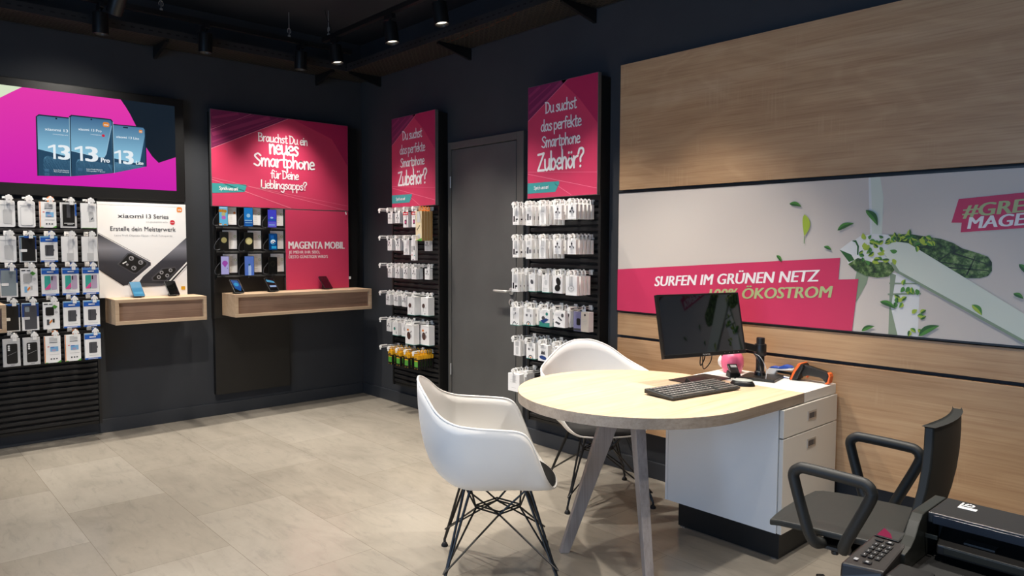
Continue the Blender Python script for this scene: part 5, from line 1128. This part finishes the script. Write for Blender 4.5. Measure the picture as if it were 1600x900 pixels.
# ------------------------------------------------------------------ white shell chairs
RIM = [(.248, 0, .397), (.238, .11, .398), (.212, .185, .410), (.178, .238, .465), (.140, .272, .560), (.104, .293, .640), (.062, .304, .673), (-.02, .308, .683), (-.11, .304, .69), (-.19, .285, .702), (-.255, .235, .735), (-.305, .155, .795), (-.336, .07, .830), (-.342, 0, .836)]
RIM = RIM + [(x, -y, z) for x, y, z in RIM[-2:0:-1]]
def shell_chair(label, loc, rz):
    t = thing('shell_armchair', label, 'chair', loc, rz, 'white shell chairs at the desk')
    ring = crom(RIM, 4, True); n = len(ring); K = 16; BX_, BZ_ = -.055, .388
    def S_(p, r, up=0.0):
        f = sin(r * pi / 2) ** .70; g = (1 - cos(r * pi / 2)) ** 1.35
        return Vector((BX_ + (p.x - BX_) * f, p.y * f, BZ_ + (p.z - BZ_) * g + up))
    q = MB(); vs = [(BX_, 0, BZ_)]; fs = []
    for k in range(1, K + 1):
        for p in ring: vs.append(tuple(S_(p, k / K)))
    for j in range(n): fs.append((0, 1 + j, 1 + (j + 1) % n))
    for k in range(K - 1):
        for j in range(n): fs.append((1 + k * n + j, 1 + (k + 1) * n + j, 1 + (k + 1) * n + (j + 1) % n, 1 + k * n + (j + 1) % n))
    q.add(vs, fs)
    sh = q.build('shell', 'shell', t, smooth=True, solid=.007)
    sh.data.polygons.foreach_set('use_smooth', [True] * len(sh.data.polygons))
    q = MB(); q.tube([p + Vector((0, 0, -.001)) for p in ring], .0046, 8, closed=True); q.build('rim', 'shell', sh, smooth=True)
    # seat pad: follows the shell, thin rounded edge
    q = MB(); top, bot = [], []
    def rmax(p):
        a = math.atan2(p.y, p.x - BX_); fr = max(0, cos(a))
        return .40 + .50 * fr ** 1.3
    k2 = 7
    vs = [(BX_, 0, BZ_ + .030)]; fs = []
    for k in range(1, k2 + 1):
        for p in ring:
            u = k / k2; vs.append(tuple(S_(p, rmax(p) * u, .012 + .022 * (1 - u ** 6))))
    for p in ring: vs.append(tuple(S_(p, rmax(p) * .99, .004)))
    for j in range(n): fs.append((0, 1 + j, 1 + (j + 1) % n))
    for k in range(k2):
        for j in range(n): fs.append((1 + k * n + j, 1 + (k + 1) * n + j, 1 + (k + 1) * n + (j + 1) % n, 1 + k * n + (j + 1) % n))
    q.add(vs, fs); pd = q.build('seat_pad', 'fabric', t, smooth=True); pd.data.polygons.foreach_set('use_smooth', [True] * len(pd.data.polygons))
    FT = [Vector((sx * .235, sy * .235, .0)) for sx, sy in ((1, 1), (-1, 1), (-1, -1), (1, -1))]
    TP = [Vector((sx * .125 - .01, sy * .115, .385)) for sx, sy in ((1, 1), (-1, 1), (-1, -1), (1, -1))]
    DI = [Vector((.095, 0, .265)), Vector((0, .085, .265)), Vector((-.095, 0, .265)), Vector((0, -.085, .265))]
    for i in range(4):
        f, tp = FT[i], TP[i]; f1 = f + Vector((0, 0, .035)); s = (tp - f).cross(Vector((0, 0, 1))).normalized() * .007
        q = MB(); q.tube([f1, tp + s * 2.2], .0055, 8); q.tube([f1 + Vector((0, 0, -.005)), tp - s * 2.2], .0055, 8); q.tube([f + Vector((0, 0, .012)), f1], .0065, 8)
        lg = q.build('leg', 'blackm', t, smooth=True)
        q = MB(); q.lathe([(.015, 0), (.016, .006), (.011, .016), (.006, .02)], tuple(f), 'z', 14); q.build('foot_glide', 'yarn', lg, smooth=True)
    q = MB()
    nb = [(0, 1), (2, 1), (2, 3), (0, 3)]
    for i in range(4):
        for d_ in nb[i]:
            q.tube([FT[i] + Vector((0, 0, .07)) * 1.0 + (TP[i] - FT[i]) * .03, DI[d_]], .0042, 6)
            q.tube([DI[d_], TP[i] + Vector((0, 0, -.002))], .0042, 6)
    for dz in (0, .012): q.tube([p + Vector((0, 0, dz)) for p in DI], .0042, 6, closed=True)
    for i in range(4): q.tube([TP[i], TP[(i + 1) % 4]], .005, 6)
    q.build('wire_brace', 'blackm', t, smooth=True)
    return t
shell_chair('white shell armchair turned sideways at the rounded desk end', (-1.494, -3.637, 0), rad(-38))
shell_chair('white shell armchair behind the desk facing the room', (-.488, -3.338, 0), rad(-122.5))

# ------------------------------------------------------------------ black swivel chair
t = thing('office_chair', 'black swivel chair with looped armrests between desk and printer', 'chair', (-.96, -4.93, 0), rad(4))
q = MB(); rows_ = []
for i in range(9):
    v = i / 8; y = .245 - .43 * v; z = .463 - .020 * (1 - v) ** 4 * 1.2 - .006 * sin(v * pi)
    rows_.append([(x * (.205 + .012 * sin(v * pi)), y - .012 * (1 - abs(x)) * 0 - (.02 * x * x if i == 0 else 0), z + .006 * x * x) for x in (-1, -.6, -.2, .2, .6, 1)])
vs = [p for r_ in rows_ for p in r_] + [(x, y, z - .022) for r_ in rows_ for x, y, z in r_]; N_ = 54; fs = []
for i in range(8):
    for j in range(5):
        a = i * 6 + j; fs += [(a, a + 1, a + 7, a + 6), (N_ + a, N_ + a + 6, N_ + a + 7, N_ + a + 1)]
for i in range(8):
    for j in (0, 5): a = i * 6 + j; fs.append((a, a + 6, N_ + a + 6, N_ + a) if j == 0 else (a, N_ + a, N_ + a + 6, a + 6))
for j in range(5):
    fs.append((j, N_ + j, N_ + j + 1, j + 1)); a = 48 + j; fs.append((a, a + 1, N_ + a + 1, N_ + a))
q.add(vs, fs); q.build('seat', 'chairblk', t, bevel=.006)
q = MB(); vs = []; fs = []; n_ = 9
for side_ in (0, 1):
    for i in range(7):
        v = i / 6; z = .465 + .375 * v; yb = -.183 - .042 * v - .02 * sin(v * pi)
        for j in range(n_):
            x = -1 + 2 * j / (n_ - 1); hw = .200 - .022 * v
            vs.append((x * hw - .022 + .080 * v, yb - .020 * (1 - x * x) + (.0 if side_ else -.028), z))
def ix(s_, i, j): return s_ * 7 * n_ + i * n_ + j
for i in range(6):
    for j in range(n_ - 1): fs += [(ix(0, i, j), ix(0, i, j + 1), ix(0, i + 1, j + 1), ix(0, i + 1, j)), (ix(1, i, j), ix(1, i + 1, j), ix(1, i + 1, j + 1), ix(1, i, j + 1))]
    for j in (0, n_ - 1): fs.append((ix(0, i, j), ix(0, i + 1, j), ix(1, i + 1, j), ix(1, i, j)))
for i in (0, 6):
    for j in range(n_ - 1): fs.append((ix(0, i, j), ix(1, i, j), ix(1, i, j + 1), ix(0, i, j + 1)))
q.add(vs, fs); q.build('backrest', 'chairblk', t, bevel=.005, smooth=True)
q = MB(); q.prism([(-.035, -.14, .43), (.035, -.14, .43), (.035, -.14, .42), (-.035, -.14, .42)], [(-.01, -.233, .45), (.06, -.233, .45), (.06, -.24, .435), (-.01, -.24, .435)]); q.box(-.01, .06, -.262, -.237, .435, .56); q.build('back_bracket', 'blackm', t, bevel=.003)
for sx in (-1, 1):
    X = sx * .268
    loop = [(X * .80, .040, .418), (X * .93, .05, .428), (X * .98, .07, .47), (X, .112, .61), (X, .118, .648), (X, .10, .668), (X, .07, .672), (X, -.075, .666), (X, -.108, .660), (X, -.122, .642), (X, -.118, .61), (X * .98, -.055, .47), (X * .93, -.040, .430), (X * .80, -.035, .418)]
    q = MB(); q.tube(crom(loop, 5), .0185, 12); q.build('armrest', P('armrest_black', '#191a19', .55), t, smooth=True)
    q = MB(); q.box(X * .45, X * .82, -.055, .06, .402, .414); q.lathe([(.012, 0), (.012, -.012)], (X * .78, 0, .402), 'z', 10); q.build('arm_bracket', 'blackm', t, bevel=.002)
q = MB(); q.box(-.09, .09, -.12, .10, .395, .428); q.build('seat_plate', 'blackm', t, bevel=.004)
q = MB(); q.lathe([(.028, .09), (.028, .25), (.018, .26), (.018, .395)], (0, 0, 0), 'z', 18); q.build('gas_column', 'blackm', t, smooth=True)
q = MB(); q.lathe([(.05, .07), (.05, .11), (.04, .12)], (0, 0, 0), 'z', 20); bs = q.build('base_hub', 'blackm', t, smooth=True)
for k in range(5):
    a = rad(38 + 72 * k); c, s_ = cos(a), sin(a); e = Vector((c, s_, 0)); p_ = Vector((-s_, c, 0)) * .022
    q = MB(); q.prism([e * .03 + p_ + Vector((0, 0, .075)), e * .03 - p_ + Vector((0, 0, .075)), e * .03 - p_ + Vector((0, 0, .108)), e * .03 + p_ + Vector((0, 0, .108))],
                      [e * .37 + p_ * .7 + Vector((0, 0, .062)), e * .37 - p_ * .7 + Vector((0, 0, .062)), e * .37 - p_ * .7 + Vector((0, 0, .082)), e * .37 + p_ * .7 + Vector((0, 0, .082))]); lg = q.build('base_arm', 'blackm', t, bevel=.004)
    q = MB(); o_ = e * .355
    for sgn in (-1, 1): q.T = Matrix.Translation(o_) @ Matrix.Rotation(a + .5, 4, 'Z'); q.lathe([(.02, sgn * .008), (.027, sgn * .012), (.027, sgn * .024), (.02, sgn * .027)], (0, 0, .027), 'y', 18)
    q.lathe([(.006, 0), (.006, .05)], (0, 0, .025), 'z', 8); q.build('caster', 'yarn', lg, smooth=True)

# ------------------------------------------------------------------ printer on its stand
t = thing('printer_stand', 'dark stand carrying the black printer', 'stand', (-1.80, -5.56, 0))
q = MB(); q.box(-.2, .2, -.25, .25, .04, .42); q.build('carcass', 'black', t, bevel=.003)
q = MB(); q.box(-.17, .17, -.22, .22, 0, .04); q.build('plinth', 'black', t)
PO = Vector((-1.80, -5.56, .4205))
t = thing('printer', 'black office printer with keypad and paper slot beside the swivel chair', 'printer', PO)
T = Matrix.Translation(-PO)
blk = P('printer_black', '#1c1b1a', .38); blk2 = P('printer_dark_brown', '#211c1a', .42); gry = P('printer_gloss_edge', '#282925', .28)
def pb(name, mat, fn, par=t, bevel=.003):
    q = MB(); q.T = T; fn(q); return q.build(name, mat, par, bevel=bevel)
def body(q):
    q.box(-1.97, -1.585, -5.83, -5.305, .4205, .695)
pb('body', blk, body, bevel=.008)
pb('front_skin', P('printer_bluish_black', '#14171a', .45), lambda q: (q.box(-1.978, -1.971, -5.82, -5.315, .44, .66), q.box(-1.97, -1.62, -5.3045, -5.299, .44, .66)))
cp = pb('control_panel', blk2, lambda q: q.prism([(-1.985, -5.300, .696), (-1.985, -5.385, .696), (-1.76, -5.372, .696), (-1.76, -5.302, .696)], [(-1.985, -5.302, .728), (-1.972, -5.385, .732), (-1.76, -5.372, .748), (-1.76, -5.304, .748)]), bevel=.005)
def onpanel(x, y): return .7325 + (x + 1.975) / .215 * .0165
def key_(q, x, y, sx, sy, lift=.0012, mi=0):
    z = onpanel(x, y); k = .0165 / .215
    q.prism([(x - sx, y - sy, z - k * sx), (x + sx, y - sy, z + k * sx), (x + sx, y + sy, z + k * sx), (x - sx, y + sy, z - k * sx)], [(x - sx, y - sy, z - k * sx + lift), (x + sx, y - sy, z + k * sx + lift), (x + sx, y + sy, z + k * sx + lift), (x - sx, y + sy, z - k * sx + lift)], mi)
def keys_(q):
    for r in range(4):
        for c in range(3): key_(q, -1.925 + r * .021, -5.327 - c * .014, .008, .0052)
    for c in range(2): key_(q, -1.838, -5.325 - c * .022, .006, .008)
    key_(q, -1.955, -5.345, .006, .008)
def prints_(q):
    for r in range(4):
        for c in range(3): key_(q, -1.925 + r * .021, -5.327 - c * .014, .0022, .0011, .0016, 1)
    key_(q, -1.955, -5.322, .005, .004, .0006, 1); key_(q, -1.838, -5.347, .003, .003, .0016, 1); key_(q, -1.955, -5.345, .003, .003, .0016, 1)
q = MB(); q.T = T; keys_(q); prints_(q); q.build('keypad', ['blackm', 'print_grey'], cp)
def scr_(q): key_(q, -1.797, -5.334, .026, .026, .0015)
pb('display_frame', 'blackm', scr_, cp, .0005)
q = MB(); q.T = T; z = lambda x: onpanel(x, 0) + .0018
q.poly([(-1.819, -5.312, z(-1.819)), (-1.819, -5.356, z(-1.819)), (-1.775, -5.356, z(-1.775)), (-1.775, -5.312, z(-1.775))], 0)
z = lambda x: onpanel(x, 0) + .0022
q.poly([(-1.819, -5.312, z(-1.819)), (-1.819, -5.345, z(-1.819)), (-1.797, -5.334, z(-1.797)), (-1.775, -5.312, z(-1.775))], 1)
q.build('display', [emis('printer_lcd', '#8f8b84', .35), emis('printer_lcd_pink', '#b2315c', .6)], cp)
def arm_(q):
    pr_ = [(-1.86, .735), (-1.825, .742), (-1.80, .757), (-1.775, .785), (-1.757, .798), (-1.74, .80), (-1.60, .80), (-1.60, .696), (-1.86, .696)]
    q.prism([(x, -5.362, z) for x, z in pr_], [(x, -5.386, z) for x, z in pr_])
pb('side_arm', gry, arm_, bevel=.002)
pb('lid', blk, lambda q: (q.box(-1.735, -1.598, -5.83, -5.388, .776, .80), q.box(-1.66, -1.598, -5.83, -5.388, .696, .776)), bevel=.003)
pb('lid_front', P('printer_navy', '#14161e', .3), lambda q: q.box(-1.739, -1.7355, -5.83, -5.40, .777, .796), bevel=.001)
def tray_(q):
    q.prism([(-1.755, -5.83, .716), (-1.755, -5.83, .738), (-1.665, -5.83, .755), (-1.665, -5.83, .735)], [(-1.755, -5.415, .716), (-1.755, -5.415, .738), (-1.665, -5.40, .755), (-1.665, -5.40, .735)])
pb('output_tray', blk, tray_, bevel=.003)
pb('tray_edge', gry, lambda q: (q.box(-1.759, -1.7555, -5.83, -5.43, .722, .737), q.box(-1.742, -1.739, -5.412, -5.387, .742, .752)), bevel=.001)
for y_ in (-5.52, -5.66): pb('paper_guide', blk2, lambda q: q.box(-1.73, -1.70, y_, y_ + .06, .7445, .7495), bevel=.001)
pb('front_cover', blk, lambda q: (q.box(-1.985, -1.90, -5.46, -5.390, .696, .733), q.box(-1.985, -1.885, -5.83, -5.463, .696, .728)), bevel=.006)
pb('paper_well', 'seam', lambda q: q.box(-1.884, -1.66, -5.83, -5.40, .6955, .699), bevel=0)
def logo_(q):
    q.box(-1.655, -1.640, -5.462, -5.425, .8, .8006); q.box(-1.632, -1.628, -5.450, -5.425, .8, .8006); q.box(-1.638, -1.612, -5.428, -5.424, .8, .8006)
    for i in range(6): a = -2 + i * .7; q.box(-1.622 + .008 * cos(a) - .002, -1.622 + .008 * cos(a) + .002, -5.442 + .008 * sin(a) - .002, -5.442 + .008 * sin(a) + .002, .8, .8006)
pb('emblem', 'card', logo_, bevel=0)
untmp()
